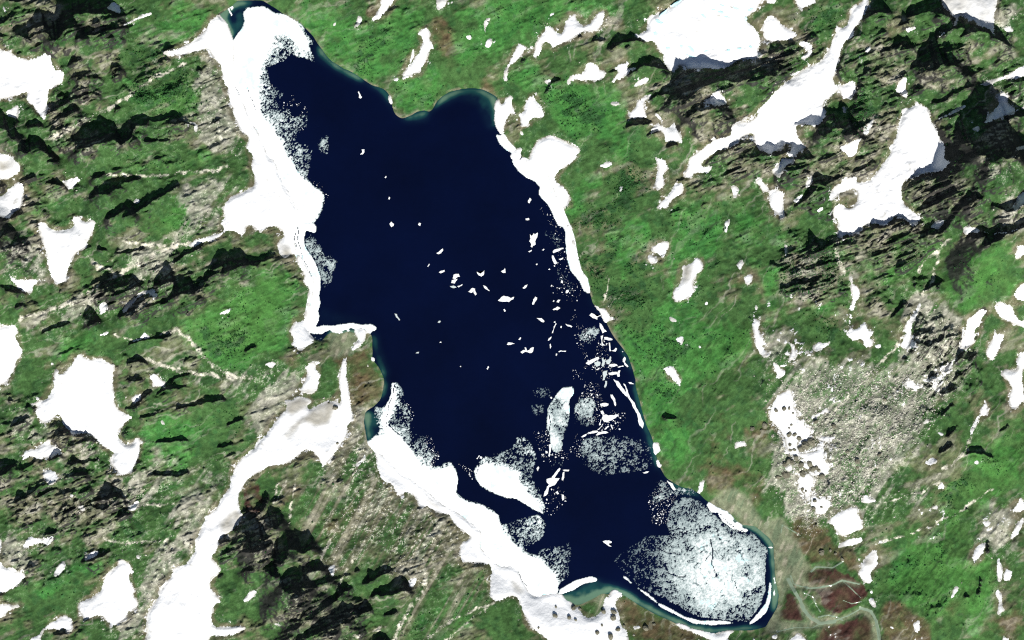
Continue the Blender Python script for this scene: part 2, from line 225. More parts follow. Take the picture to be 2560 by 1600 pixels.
immense snow corridor running from the brown headland down left to the bottom edge;m; @12 850,345 862,360 862,560 880,650 900,800 910,870 920,940 870,1000 870,1080 780,1210 720,1300 630,1400 600,1310 540,1240 470,1215 400,1280 370,1310 250,1370 180,1370 100,1400 0,1450 @03 2340,0 2260,130 2260,230 2300,330 2200,480 2120,520 2080,560 2060,660 2000,730 2100,840 2060,890 2000,920 1990,1000 2050,1080 2100,1150 2060,1150 2020,1200 2010,1340 2050,1385 2150,1370 2300,1375 2340,1390 2230,1450 2120,1470 1990,1460 1960,1560 1390,1560 1400,1370 1390,1270 1500,1100 1520,1010 1620,910 1650,830 1760,790 1850,680 1850,580 1900,470 1950,340 2050,270 2090,170 2170,90 2185,0 @02 2180,1512 2230,1380 2310,1280 2419,1200 @12 0,1160 100,1080 140,1010 250,880 300,830 270,750 350,760 390,720 490,740 530,770 480,820 510,850 600,790 700,755 770,770 800,810 800,760 790,640 785,560 800,440 820,370
ragged snow patch left of the headland's white snow stripe;; @12 540,395 570,410 570,470 610,510 600,570 590,650 530,700 470,690 380,650 350,640 420,640 470,570 490,490 460,440
small snow scrap at the western edge of the headland's brown ground;; @12 78,420 140,388 212,410 150,462
tiny snow leaf alone on the brown headland;; @12 938,600 962,593 932,633
small shore snow on the headland's upper east side;; @12 1083,345 1118,390 1090,390
faint snow streak on olive slope between the corridor and the southwest bank;; @12 928,1370 1000,1310 1040,1228 1032,1320 960,1392
smooth triangular snow patch on the left edge;; @01 200,205 230,230 240,330 220,440 180,480 100,560 60,550 -60,510 -60,365 60,340 110,260
large antler-shaped snow patch in the left part of the picture;; @01 370,585 430,590 540,680 700,640 720,620 705,570 710,535 760,530 800,580 840,590 890,570 930,590 910,650 870,720 830,840 760,860 720,890 690,960 650,1080 655,1140 600,1170 550,1185 520,1140 490,1100 470,1020 460,930 430,820 400,700
thin grey snow apron at the foot of the antler-shaped patch;; @01 110,1060 150,1110 200,1140 350,1130 500,1130 380,1160 330,1200 320,1260 260,1250 200,1210 150,1160
pale snow wedge under a small dark crag, left of the long pale track;; @01 600,210 740,160 820,170 760,210 680,300 650,280 640,240
small pale snow square on grey rock below the western black peaks;; @01 958,1370 1000,1338 1047,1370 1010,1442 958,1472
curved blue-shaded snow strip in the hollow of the western black peaks;; @01 1170,1430 1220,1360 1340,1260 1460,1210 1530,1290 1480,1300 1420,1260 1340,1290 1260,1370 1200,1450
narrow snow dash on a green slope facing the lake's west corner;; @01 2065,1452 2150,1420 2222,1378 2160,1452 2100,1463
tiny blue-shaded snow scrap between the two slanting black crags;; @01 1268,412 1310,358 1352,390 1330,422
lobed snowfield on the left edge below the grey cliff;; @02 -60,70 90,50 170,45 190,120 150,150 190,200 235,290 210,340 170,380 160,450 110,530 80,590 -60,630
great dragon-shaped snowfield in the lower left with a trailing tail;; @02 780,315 810,360 880,380 930,360 980,365 1030,400 1105,430 1080,500 1085,560 1080,620 1100,720 1090,780 1120,830 1200,890 1275,910 1220,950 1150,1010 1120,1060 1140,1120 1200,1180 1250,1170 1300,1100 1345,1130 1330,1220 1320,1290 1290,1350 1260,1430 1200,1460 1130,1460 1100,1490 1130,1430 1070,1370 1040,1330 1100,1250 1000,1200 940,1150 900,1090 830,1065 700,1075 660,1030 610,990 580,900 550,890 480,960 430,975 410,960 360,920 360,850 370,800 280,800 380,770 450,740 520,640 520,560 530,460 570,460 570,520 620,500 690,430 720,350
snow dot above the left shoulder of the dragon-shaped snowfield;; @02 486,395 524,398 524,434 498,434
half-shaded snow patch left of the dragon-shaped snowfield's tail;; @02 490,1120 490,1180 590,1210 600,1260 520,1280 440,1300 370,1325 330,1290 290,1290 215,1330 230,1250 260,1220 370,1210 400,1170
round snow patch below the half-shaded one, lower left;; @02 420,1430 460,1400 520,1410 560,1450 570,1490 540,1512 @03 550,10 500,38 460,20 450,0 @02 430,1490
thin snow dash at the left end of the pale stony ledge above the dragon-shaped field;; @02 938,142 1040,103 1053,130 1000,152
snow scrap on the pale stony ledge above the dragon-shaped field;; @02 1330,170 1380,113 1442,165 1380,177 1340,192 1250,212 1260,190
ragged snow patch against the black ledge right of the dragon-shaped field;; @02 1420,540 1470,500 1510,540 1550,580 1580,580 1565,632 1530,622 1450,632 1460,580
half-shaded snow leaf beside the black ledge right of the dragon-shaped field;; @02 1253,742 1300,700 1362,688 1345,742 1280,794
tiny snow dash on the green slope right of the dragon-shaped field's neck;; @02 1526,938 1560,948 1575,1003 1545,982
small snow lozenge by a pale stony patch in the lower left green;; @03 748,250 800,228 823,292 790,294
tiny snow star on stones above the small lozenge in the lower left;; @03 676,115 714,130 714,165 680,152
small snow fin beside a black outcrop left of the great snow corridor;; @03 1290,188 1332,193 1290,284 1206,272 1250,240
narrow snow margin on the lower left edge above the pentagon patch;; @03 -60,500 30,560 20,680 -60,710
spread-winged snow patch on stones near the lower left edge;; @03 290,505 340,540 390,535 400,560 530,520 510,560 470,610 430,590 340,600 270,640 220,640 250,570
pentagon snow patch on the lower left edge;; @03 -60,750 40,770 60,820 130,820 180,860 240,870 255,910 180,980 140,1020 60,1060 -60,1055
pointed snow patch on the left edge near the bottom corner;; @03 -60,1165 100,1170 130,1190 150,1180 250,1160 200,1190 80,1230 40,1290 -60,1300
leaf-shaped snow patch between the pentagon patch and the thin black cliff;; @03 610,755 640,790 610,850 570,895 520,905 530,850 570,790
large maple-leaf snow patch left of the great corridor near the bottom;; @03 1140,730 1230,780 1290,880 1230,880 1240,930 1280,1010 1300,1050 1265,1060 1280,1100 1320,1150 1310,1200 1220,1240 1200,1310 1120,1350 1040,1400 1060,1355 1000,1300 980,1270 920,1275 860,1300 800,1320 795,1270 760,1230 750,1170 790,1130 890,1100 960,1040 970,1000 1010,900 1070,840 1130,790
bent snow patch touching the bottom edge left of the maple-leaf patch;; @03 620,1270 700,1300 700,1380 690,1430 640,1430 620,1390 560,1410 470,1400 420,1410 400,1490 380,1560 250,1560 300,1480 380,1440 440,1370 520,1320
tiny snow bean right of the thin black cliff, above the maple-leaf patch;; @03 1286,698 1333,706 1338,738 1308,738
half-shaded snow sliver behind the thin black cliff above the maple-leaf patch;; @03 900,658 972,668 910,720 810,760 830,700
small snow scrap on green right of the great corridor's foot;; @03 2370,1040 2450,1030 2400,1100 2340,1150 2300,1140
small grey snow wedge at the east end of the upper southern black peak;; @13 680,825 752,785 748,920 715,880
grey snow triangle at the east end of the lower southern black peak;; @13 1430,940 1522,908 1510,980 1462,1015
thin snow dash below the southern black ridges at the left;; @13 148,1320 272,1353 265,1362 200,1358
snow speck between two black crests of the lower southern peak;; @13 1292,846 1334,848 1328,874
"""

ICE = """
vast white ice shelf filling the northwest arm of the lake;s; @00 2430,70 2330,70 2290,130 2320,190 2290,260 2240,320 2197,400 2192,500 2197,640 2207,780 2247,880 2287,980 2327,1080 2377,1180 2427,1260 @10 68,1400 108,1512 @11 158,0 188,90 258,250 318,330 348,420 391,490 381,600 540,600 560,580 620,480 635,390 650,340 620,300 540,240 470,170 500,110 500,60 530,0 @10 530,1400 480,1370 390,1360 370,1290 430,1220 480,1180 490,1080 340,1110 320,1040 200,1010 230,960 260,880 190,830 130,800 105,650 130,620 270,570 330,500 380,530 480,550 570,595 500,440 480,350 540,440 565,470 540,400 420,250 330,190 250,150 150,110 80,60 20,60; @00 2430,75 2335,75 2300,130 2325,190 2300,260 2245,320 2200,400 2195,500 2200,640 2210,780 2250,880 2290,980 2330,1080 2380,1180 2430,1260 @10 71,1400 111,1512 @11 161,0 191,90 261,250 321,330 351,420 394,490 384,597 530,595 610,480 625,390 640,340 610,305 530,245 440,170 380,90 340,0 @10 300,1480 230,1330 150,1200 60,1100 0,900 0,780 60,600 90,450 160,330 250,320 330,370 400,430 480,480 500,440 470,340 420,260 330,200 250,160 150,120 80,70 20,65
white ice ribbon along the west shore, bending into the square corner and its bar;; @11 378,600 545,600 572,640 560,690 470,660 450,740 460,820 500,880 550,950 590,1060 612,1110 612,1200 592,1280 607,1350 587,1420 592,1512 @12 590,0 550,80 640,50 760,50 900,30 1000,50 1080,40 1140,70 1120,105 960,100 900,70 800,100 680,90 620,130 520,120 480,75 472,0 @11 484,1512 494,1400 524,1250 534,1130 454,1010 404,910 354,820 354,640; @11 385,600 540,605 560,640 555,680 465,655 445,740 455,820 495,880 545,950 585,1060 606,1110 606,1200 586,1280 600,1350 580,1420 585,1512 @12 585,0 545,85 640,55 760,55 900,35 1000,55 1080,45 1130,70 1115,100 960,95 900,65 800,95 680,85 620,125 520,115 480,75 476,0 @11 488,1512 498,1400 528,1250 538,1130 458,1010 408,910 358,820 358,640
grey rotting ice patch clinging to the west shore ribbon;r55; @11 470,690 550,700 570,760 630,850 620,880 660,920 710,900 760,960 750,1040 700,1050 730,1110 650,1220 620,1150 610,1080 590,1000 520,880 450,770
broad white ice shelf of the southwest shore with grey lobes toward open water;s; @12 1290,580 1340,600 1390,680 1410,780 1480,920 1440,1000 1480,1080 1600,1100 1610,1200 1720,1280 1640,1330 1660,1390 1740,1380 1830,1330 1880,1400 1910,1512 @13 1900,50 1890,130 2000,200 2100,220 2200,260 2290,330 2310,430 2419,400 @23 130,350 250,330 330,420 300,520 220,590 120,690 240,710 290,650 420,630 550,590 550,720 540,800 530,910 430,990 440,1040 420,1078 210,1112 155,1068 105,968 55,868 5,818 @13 2325,835 2245,775 2205,735 2107,637 2125,475 2005,385 1925,325 1755,235 1565,65 1455,-5 @12 1355,1445 1205,1295 1095,1195 1060,1150 1110,1100 1180,1040 1110,920 1130,830 1210,830 1270,730 1280,620; @12 1290,590 1310,620 1330,700 1310,800 1260,900 1240,990 1380,1120 1450,1200 1530,1330 1560,1400 1700,1420 1850,1370 1900,1450 1910,1512 @13 1900,60 1885,140 2000,210 2100,230 2280,330 2310,450 @23 0,580 80,660 120,700 250,740 350,830 410,900 430,1000 430,1070 210,1110 158,1066 108,966 58,866 8,816 @13 2328,832 2248,772 2208,732 2110,634 2128,472 2008,382 1928,322 1758,232 1568,62 1458,-8 @12 1358,1442 1208,1292 1098,1192 1065,1155 1120,1100 1230,1080 1190,1000 1180,930 1220,830 1270,730
large fan-shaped ice floe off the southwest shelf, white below and grey above;s; @12 2060,1420 2110,1350 2160,1290 2300,1260 2419,1210 @22 40,1130 70,1080 170,1160 230,1290 200,1400 180,1512 @23 240,50 270,130 310,260 310,330 250,300 130,230 60,180 0,165 @13 2380,170 2300,140 2190,95 2120,50 2090,0 @12 2070,1470; @12 2060,1430 2140,1360 2300,1390 2419,1430 @22 40,1420 @23 80,20 150,120 240,230 300,320 130,230 0,165 @13 2380,170 2300,140 2120,50 2090,0
tall grey-white ice sheet standing alone in the southern water;r78; @22 580,630 575,690 540,740 540,850 530,950 510,1060 480,1110 460,1230 420,1260 390,1250 370,1150 350,1050 330,1060 335,950 345,850 380,780 440,690 490,640
round rotten ice cluster just right of the tall grey-white sheet;r45; @22 590,840 650,740 770,720 790,830 770,900 790,960 740,1010 650,1000 590,990
wide speckled raft of broken ice below the stacked slabs;r30; @22 620,1200 680,1130 800,1090 1000,1090 1200,1110 1330,1220 1330,1330 1290,1400 1160,1420 1000,1460 890,1475 780,1430 650,1340
rotten ice patch at the upper end of the crowded east shore floes;r46; @22 630,120 800,60 830,110 780,200 740,250 650,240 630,180
faint slush patch at the upper left of the tall grey-white sheet;r30; @22 160,690 260,640 390,630 370,700 300,740 250,720
faint slush patch touching the left flank of the tall grey-white sheet;r38; @22 170,880 200,790 290,800 310,900 240,910
streaky slush wedge under the tall grey-white sheet;r45; @22 330,1390 400,1340 570,1300 450,1390 400,1415
thin slush just beside the upper floes near the east ice strip;r12; @21 290,650 350,640 470,760 490,850 420,830 330,800
loose slush among the small floes below the east ice strip's middle;r11; @21 400,950 470,1000 560,1120 600,1220 520,1260 440,1120
small rotten ice cluster floating off the northwest shelf's lower lobes;r42; @10 570,1390 630,1290 680,1290 670,1360 710,1410 650,1470
thin slush strip between the square corner and the open lake;r40; @12 590,10 640,0 690,-10 690,15 620,30
grey slush ring near the north corner of the round speckled ice;r34; @23 1310,170 1370,-10 1450,10 1470,90 1600,80 1750,110 1740,150 1600,130 1480,150 1350,240
great round speckled ice sheet in the southeastern basin;v; @23 950,755 1270,530 1500,520 1460,420 1490,300 1530,200 1620,160 1750,180 1830,250 1900,310 1980,390 2080,460 2180,490 2250,480 2350,580 2419,650 2400,780 2390,950 2400,1020 2350,1180 2240,1330 2200,1350 2100,1330 1900,1310 1750,1290 1600,1210 1450,1130 1310,1060 1200,1010 1120,920 1020,850 1000,800; @23 1540,820 1560,420 1640,230 1760,220 1900,340 2150,500 2300,560 2400,680 2390,950 2350,1180 2200,1340 1900,1300 1650,1220 1500,1080
solid white ice band on the northeast rim of the round speckled ice;; @23 1830,220 1950,290 2030,320 2090,400 2180,455 2250,475 2190,492 2090,462 1990,390 1950,320 1870,300; @23 1835,222 1950,292 2030,322 2090,402 2180,457 2240,477 2190,488 2090,458 1990,386 1950,316 1872,296
long curved white ice rim along the south side of the round speckled ice;; @23 1000,870 1080,920 1160,1000 1280,1070 1380,1160 1500,1220 1620,1290 1780,1330 1980,1330 2110,1350 1900,1368 1720,1352 1560,1275 1420,1205 1310,1115 1200,1035 1100,955; @23 1005,872 1080,922 1160,1002 1280,1072 1380,1162 1500,1222 1620,1292 1780,1332 1980,1332 2100,1350 1900,1365 1720,1350 1560,1272 1420,1202 1310,1112 1200,1032 1100,952
slim white ice band curling up the east rim of the round speckled ice;; @23 2230,1368 2320,1270 2400,1170 2425,1080 2432,960 @33 22,960 32,1030 27,1090 5,1180 @23 2400,1250 2300,1335; @23 2232,1366 2322,1272 2402,1172 2427,1080 2434,965 @33 20,965 30,1030 25,1090 3,1180 @23 2398,1250 2298,1333
curved white ice slab beside the green shallows at the south shore;; @23 450,1040 600,950 740,912 805,930 800,955 680,975 560,1045 440,1085; @23 455,1042 600,953 740,915 800,932 796,952 680,972 560,1042 445,1082
long white ice strip hugging the east shore;; @21 0,0 120,2 250,72 350,122 408,280 448,400 478,500 518,600 568,720 598,900 638,1060 690,1120 720,1262 680,1230 640,1140 560,1050 520,920 510,800 500,660 480,620 440,620 400,540 350,430 300,370 250,320 270,250 220,200 130,160 70,110 20,50; @21 60,20 120,4 250,74 350,124 406,280 446,400 476,500 516,600 566,720 596,900 636,1060 688,1120 716,1255 682,1225 644,1140 565,1050 525,920 515,800 505,660 482,615 445,612 405,540 358,430 310,370 275,320 310,250 260,190 180,130 110,90
thin ice edging along the east shore of the northern bay;; @10 2268,1270 2340,1292 2365,1345 2419,1395 @20 40,1455 30,1480 @10 2419,1440 2350,1405 2300,1350; @10 2272,1272 2338,1295 2362,1348 2419,1400 @20 35,1458 @10 2419,1435 2350,1400 2302,1348
frayed ice fringe in the green shallows of the lagoon's west corner;r60; @12 540,165 600,170 630,190 590,205 550,190
"""

FLOES = """
slanted white floe, highest of the central scatter; @11 1705,880 1740,855 1765,835 1768,855 1750,880 1720,890
tiny sliver floe left of the central scatter's spindle; @11 1618,1005 1636,978 1640,990 1628,1008
small spindle floe left of the double-decked central cluster; @11 1728,1062 1780,1038 1784,1050 1745,1070
upper white slab of the double-decked central cluster; @11 1865,1085 1915,1075 1928,1100 1895,1112 1880,1125 1858,1118
lower round slab of the double-decked central cluster; @11 1850,1135 1880,1128 1905,1122 1885,1150 1880,1165 1845,1162
flat crumbled floe under the double-decked central cluster; @11 1832,1192 1870,1186 1895,1205 1855,1208
small wing floe right under the double-decked central cluster; @11 1902,1192 1952,1172 1945,1188 1915,1204
heart-shaped floe in the middle of the lake; @11 2086,1056 2120,1075 2158,1043 2152,1085 2130,1102 2100,1085
white triangular floe right of the heart-shaped floe; @11 2316,1052 2352,1022 2358,1066 2335,1068
left half of the split floe under the heart-shaped one; @11 2006,1242 2045,1208 2072,1218 2042,1254
right sliver of the split floe under the heart-shaped one; @11 2050,1226 2064,1222 2084,1270 2072,1280
narrow diagonal floe below the heart-shaped one; @11 2146,1183 2182,1200 2210,1238 2180,1224 2156,1208
largest central floe, a white wedge with a crack; @11 2286,1328 2318,1295 2340,1282 2375,1288 2420,1318 2390,1342 2312,1336
thin white tail right of the largest central wedge; @11 2395,1308 2440,1292 2430,1316 2408,1322
broken star floe in the upper middle of the lake; @11 1262,600 1278,582 1304,604 1300,622 1278,634
small bright floe right of the broken star floe; @11 1532,612 1540,592 1560,602 1552,622
tiny floe high in the open upper lake; @11 1214,166 1226,150 1234,158 1224,172
tiny floe between the high speck and the broken star floe; @11 1250,368 1258,346 1268,354 1260,374
tiny floe under the largest central wedge; @11 2336,1412 2350,1406 2360,1428 2346,1434
thin grey streak of ice in the western open water; @11 1308,1450 1332,1456 1362,1512 1350,1514
lone white floe speck below the thin grey streak; @12 1508,316 1520,302 1540,300 1534,316
tiny floe in the western open water above the lone speck; @12 1732,212 1748,202 1752,214
small floe near the lake's middle, right of the grey streak; @12 1716,22 1730,6 1746,8 1736,26
small dash floe at the southern end of the central scatter; @12 2178,462 2192,434 2202,444 2190,470
specklike floe left of the southern dash floe; @12 1926,440 1936,432 1938,446
ragged white floe left of the star-shaped cluster; @12 2370,232 2380,212 2419,214 2445,222 2410,234
little bar floe above the fan-shaped sheet; @12 2082,1310 2108,1278 2116,1284 2094,1314
little square floe beside the bar above the fan-shaped sheet; @12 2112,1306 2122,1286 2138,1296 2130,1312
curved twin floe in the northern open water; @10 962,870 972,862 985,890 1002,918 990,932 972,924 975,895
bean-shaped floe in the northern open water; @10 998,1412 1024,1410 1026,1436 1008,1458 984,1460 1004,1438
diamond floe beside the upper part of the east ice strip; @21 150,388 170,356 184,376 168,408 152,402
neat bar-shaped floe below the diamond floe; @21 128,552 162,548 164,566 130,568
large frayed floe of crossed shards near the east strip; @21 168,702 185,715 205,690 215,705 243,684 236,735 218,770 222,800 200,808 190,828 176,818 180,790 162,768 175,745
small floe just under the frayed floe of crossed shards; @21 152,864 184,848 188,858 168,872
tiny floe right of the frayed floe of crossed shards; @21 282,852 296,838 308,844 296,856
blade-like floe pointing at the east strip; @21 384,868 400,846 485,828 486,840 440,862 392,880
tapered upright floe under the blade-like one; @21 378,900 394,904 412,944 424,976 410,986 396,976 382,948
small leaf floe right of the tapered upright one; @21 442,936 484,920 480,936 456,946
tiny dot floe left of the tapered upright one; @21 224,984 238,976 242,988 230,994
tiny floe under the tapered upright one; @21 340,1034 354,1024 364,1034 350,1040
white notched floe in the middle right open water; @21 100,1208 120,1186 148,1174 138,1200 112,1216
tiny triangular floe right of the notched floe; @21 366,1196 374,1178 386,1192
small floe near the lower end of the east strip; @21 462,1158 468,1134 482,1142 478,1166
bright small floe below the east strip's lower end; @21 506,1254 514,1230 534,1226 536,1246 518,1260
leaf-shaped upright floe in the middle right open water; @21 190,1352 200,1318 220,1290 238,1300 232,1322 210,1360 194,1368
small dot of a pair right of the leaf-shaped upright floe; @21 384,1336 392,1324 402,1330 396,1340
angular floe of a pair right of the leaf-shaped upright floe; @21 420,1342 436,1320 458,1322 440,1348
wavy bright floe under that small pair; @21 384,1412 410,1400 430,1384 456,1398 432,1418 396,1420
white slab nearest the shore above the crowded floes; @21 730,1466 750,1446 805,1478 838,1466 840,1474 806,1486 806,1508 760,1492
thin tailed floe between open water and the crowded floes; @21 232,1492 280,1494 300,1512 @22 306,16 292,22 262,4 @21 250,1505
tiny floe at the top of the bent chain of slivers; @22 394,22 402,12 414,18 406,28
long thin sliver forming the upper bend of the floe chain; @22 412,30 422,36 402,72 388,120 376,126 394,62
tiny floe right of the bent chain of slivers; @22 456,72 462,54 472,62 466,76
slim floe pointing down right beside the bent chain; @22 504,36 540,46 570,62 562,70 520,56
small oval floe left of the bent chain's middle; @22 60,184 78,162 86,168 74,188
short sliver in the middle of the bent floe chain; @22 338,192 350,172 374,156 368,176 350,194
little spindle at the lower end of the bent floe chain; @22 356,230 366,222 372,250 364,272 358,262
star-like shattered floe left of the bent chain; @22 80,302 104,284 126,280 120,256 134,262 140,290 165,285 180,262 206,258 196,300 170,312 130,300 100,316
thin horizontal sliver right of the chain's lower end; @22 438,298 462,286 510,290 508,300 466,296 446,304
tiny floe under the thin horizontal sliver; @22 412,334 416,316 428,318 422,336
upright knife-shaped slab at the top of the crowded east floes; @22 826,28 846,40 874,90 896,108 874,112 856,126 836,82
narrow upright slab under the knife-shaped one; @22 838,150 862,142 858,222 870,236 846,242
horizontal slab right of the narrow upright one; @22 868,162 910,166 950,180 946,190 874,184
upright sliver of the L-shaped pair near the shore; @22 914,212 926,214 936,292 922,294
foot of the L-shaped pair near the shore; @22 930,290 960,284 980,262 992,268 980,298
long chisel-shaped slab at the left of the crowded floes; @22 696,408 780,362 818,348 824,362 780,392 724,424
grey crumbled floe right of the chisel-shaped slab; @22 776,402 806,388 836,396 830,430 800,444
upright forked slab right of the grey crumbled floe; @22 846,430 850,360 864,350 868,380 886,366 878,400 862,444
long flat slab in the middle of the crowded floes; @22 914,424 940,414 990,418 1000,432 960,442 920,438
thin flat slab continuing right of the long flat one; @22 990,444 1050,428 1056,440 1010,450
short upright slab at the right of the crowded floes; @22 1046,372 1062,346 1074,356 1066,398 1048,398
angled sliver below that short upright slab; @22 1056,398 1072,404 1100,440 1088,446 1064,424
grey half-sunk slab at the upper middle of the crowded floes; @22 890,380 920,372 930,340 938,352 926,410 896,416
short thick bar in the lower part of the crowded floes; @22 912,498 950,488 992,490 990,512 940,520 914,512
upright bar at the right end of the short thick bar; @22 1004,478 1024,474 1018,534 998,536 992,520
grey-green tilted slab left of the short thick bar; @22 856,492 904,478 894,520 876,566 856,570 862,530
slim upright spindle under the grey-green tilted slab; @22 880,574 898,576 894,620 880,644 870,630
tiny chip under the chisel-shaped slab; @22 798,470 824,450 832,454 812,474
long white spear slab parallel to the east shore, left of a pair; @22 958,558 1004,578 1030,620 1060,655 1090,704 1084,724 1046,690 1000,634
very long jagged white slab beside the east shore, right of a pair; @22 1050,600 1068,606 1090,660 1112,722 1140,760 1162,792 1190,850 1212,890 1244,972 1232,1024 1206,996 1192,930 1160,850 1136,810 1100,740 1078,680
small pointed floe between the long jagged slab and the shore; @22 1098,588 1124,586 1154,604 1112,604
curved tooth-shaped floe left of the long jagged slab; @22 928,704 950,704 976,752 980,814 966,800 956,762 940,740
white sleeping-seal-shaped floe below the curved tooth floe; @22 832,792 860,784 912,790 908,806 872,818 838,812
striped raft of pressed slabs above the speckled raft; @22 858,896 880,892 910,902 960,900 1002,892 980,926 940,948 900,968 864,952 848,930
slim upright slab left of the striped raft; @22 822,988 836,940 846,934 836,992
small lump above the striped raft's left end; @22 836,860 856,854 866,872 874,890 856,896 842,882
long white slab just above the speckled raft, left part; @22 718,1060 760,1048 806,1044 816,1056 780,1068 730,1074
wide white slab just above the speckled raft, right part; @22 792,1088 820,1056 880,1050 912,1064 880,1074 830,1082
small pale slab at the left above the speckled raft; @22 652,1104 690,1080 708,1074 700,1092 666,1108
thin sliver leaning between the striped raft and the white slabs; @22 806,1036 850,994 856,1000 822,1036
second thin sliver right of the leaning one; @22 872,1034 910,998 918,1004 886,1034
short thin sliver right of the two leaning ones; @22 930,990 940,988 954,1026 946,1030
tiny chip right of the short thin slivers; @22 1004,1030 1016,1022 1028,1030 1018,1040
thin floe at the lower right rim of the speckled raft; @22 1234,1442 1270,1430 1296,1430 1280,1444 1250,1450
white stick-like slab at the bottom left of the tall sheet; @22 346,1180 368,1170 366,1240 356,1292 344,1284
small block floe left of the stick-like slab; @22 316,1246 330,1236 338,1254 322,1262
small leaf floe left of the streaky slush wedge; @22 232,1400 250,1382 258,1398 244,1430
long slim slab pointing up right, below the streaky slush wedge; @22 370,1500 420,1428 448,1396 458,1402 430,1450 392,1506
upright slim slab right of the long slim one; @22 470,1512 480,1440 494,1430 494,1460 484,1515
thin flat sliver above the upright slim slab; @22 476,1418 540,1414 536,1428 490,1424
white anvil-shaped slab between the fan floe and the open south; @22 326,1504 360,1492 450,1494 @23 440,0 400,50 348,70 338,128 298,156 308,110 330,62 350,40 326,14
tiny upright floe right of the anvil-shaped slab; @23 468,132 486,140 494,180 476,194
tiny chip above the upright floe right of the anvil slab; @23 410,116 430,104 444,128 428,136
arrowhead floe alone in the southern open water; @23 856,578 890,570 916,570 944,580 940,594 910,604 940,628 920,626 884,602
white floe on the northeast shore of the southern basin; @23 1464,8 1490,20 1515,30 1548,88 1530,98 1500,60
small white block beside the shore near the grey slush ring; @23 1604,92 1620,76 1640,90 1636,112 1614,104
angular floe in the teal inlet at the top of the lake; @00 2148,76 2166,72 2196,140 2184,152 2168,118
thin curved floe by the shore of the teal inlet; @00 2160,70 2200,56 2208,74 2190,100 2180,78
slender floe just west of the pale silt delta; @33 2,634 30,628 46,636 40,644 10,642
short bar floe in the channel beside the pale silt delta; @33 80,690 92,680 94,704 84,712
upright floe along the delta side of the round ice; @33 50,925 62,920 74,970 64,984
slim floe under the upright one along the delta side; @33 50,1060 64,1030 68,1070 56,1098
"""

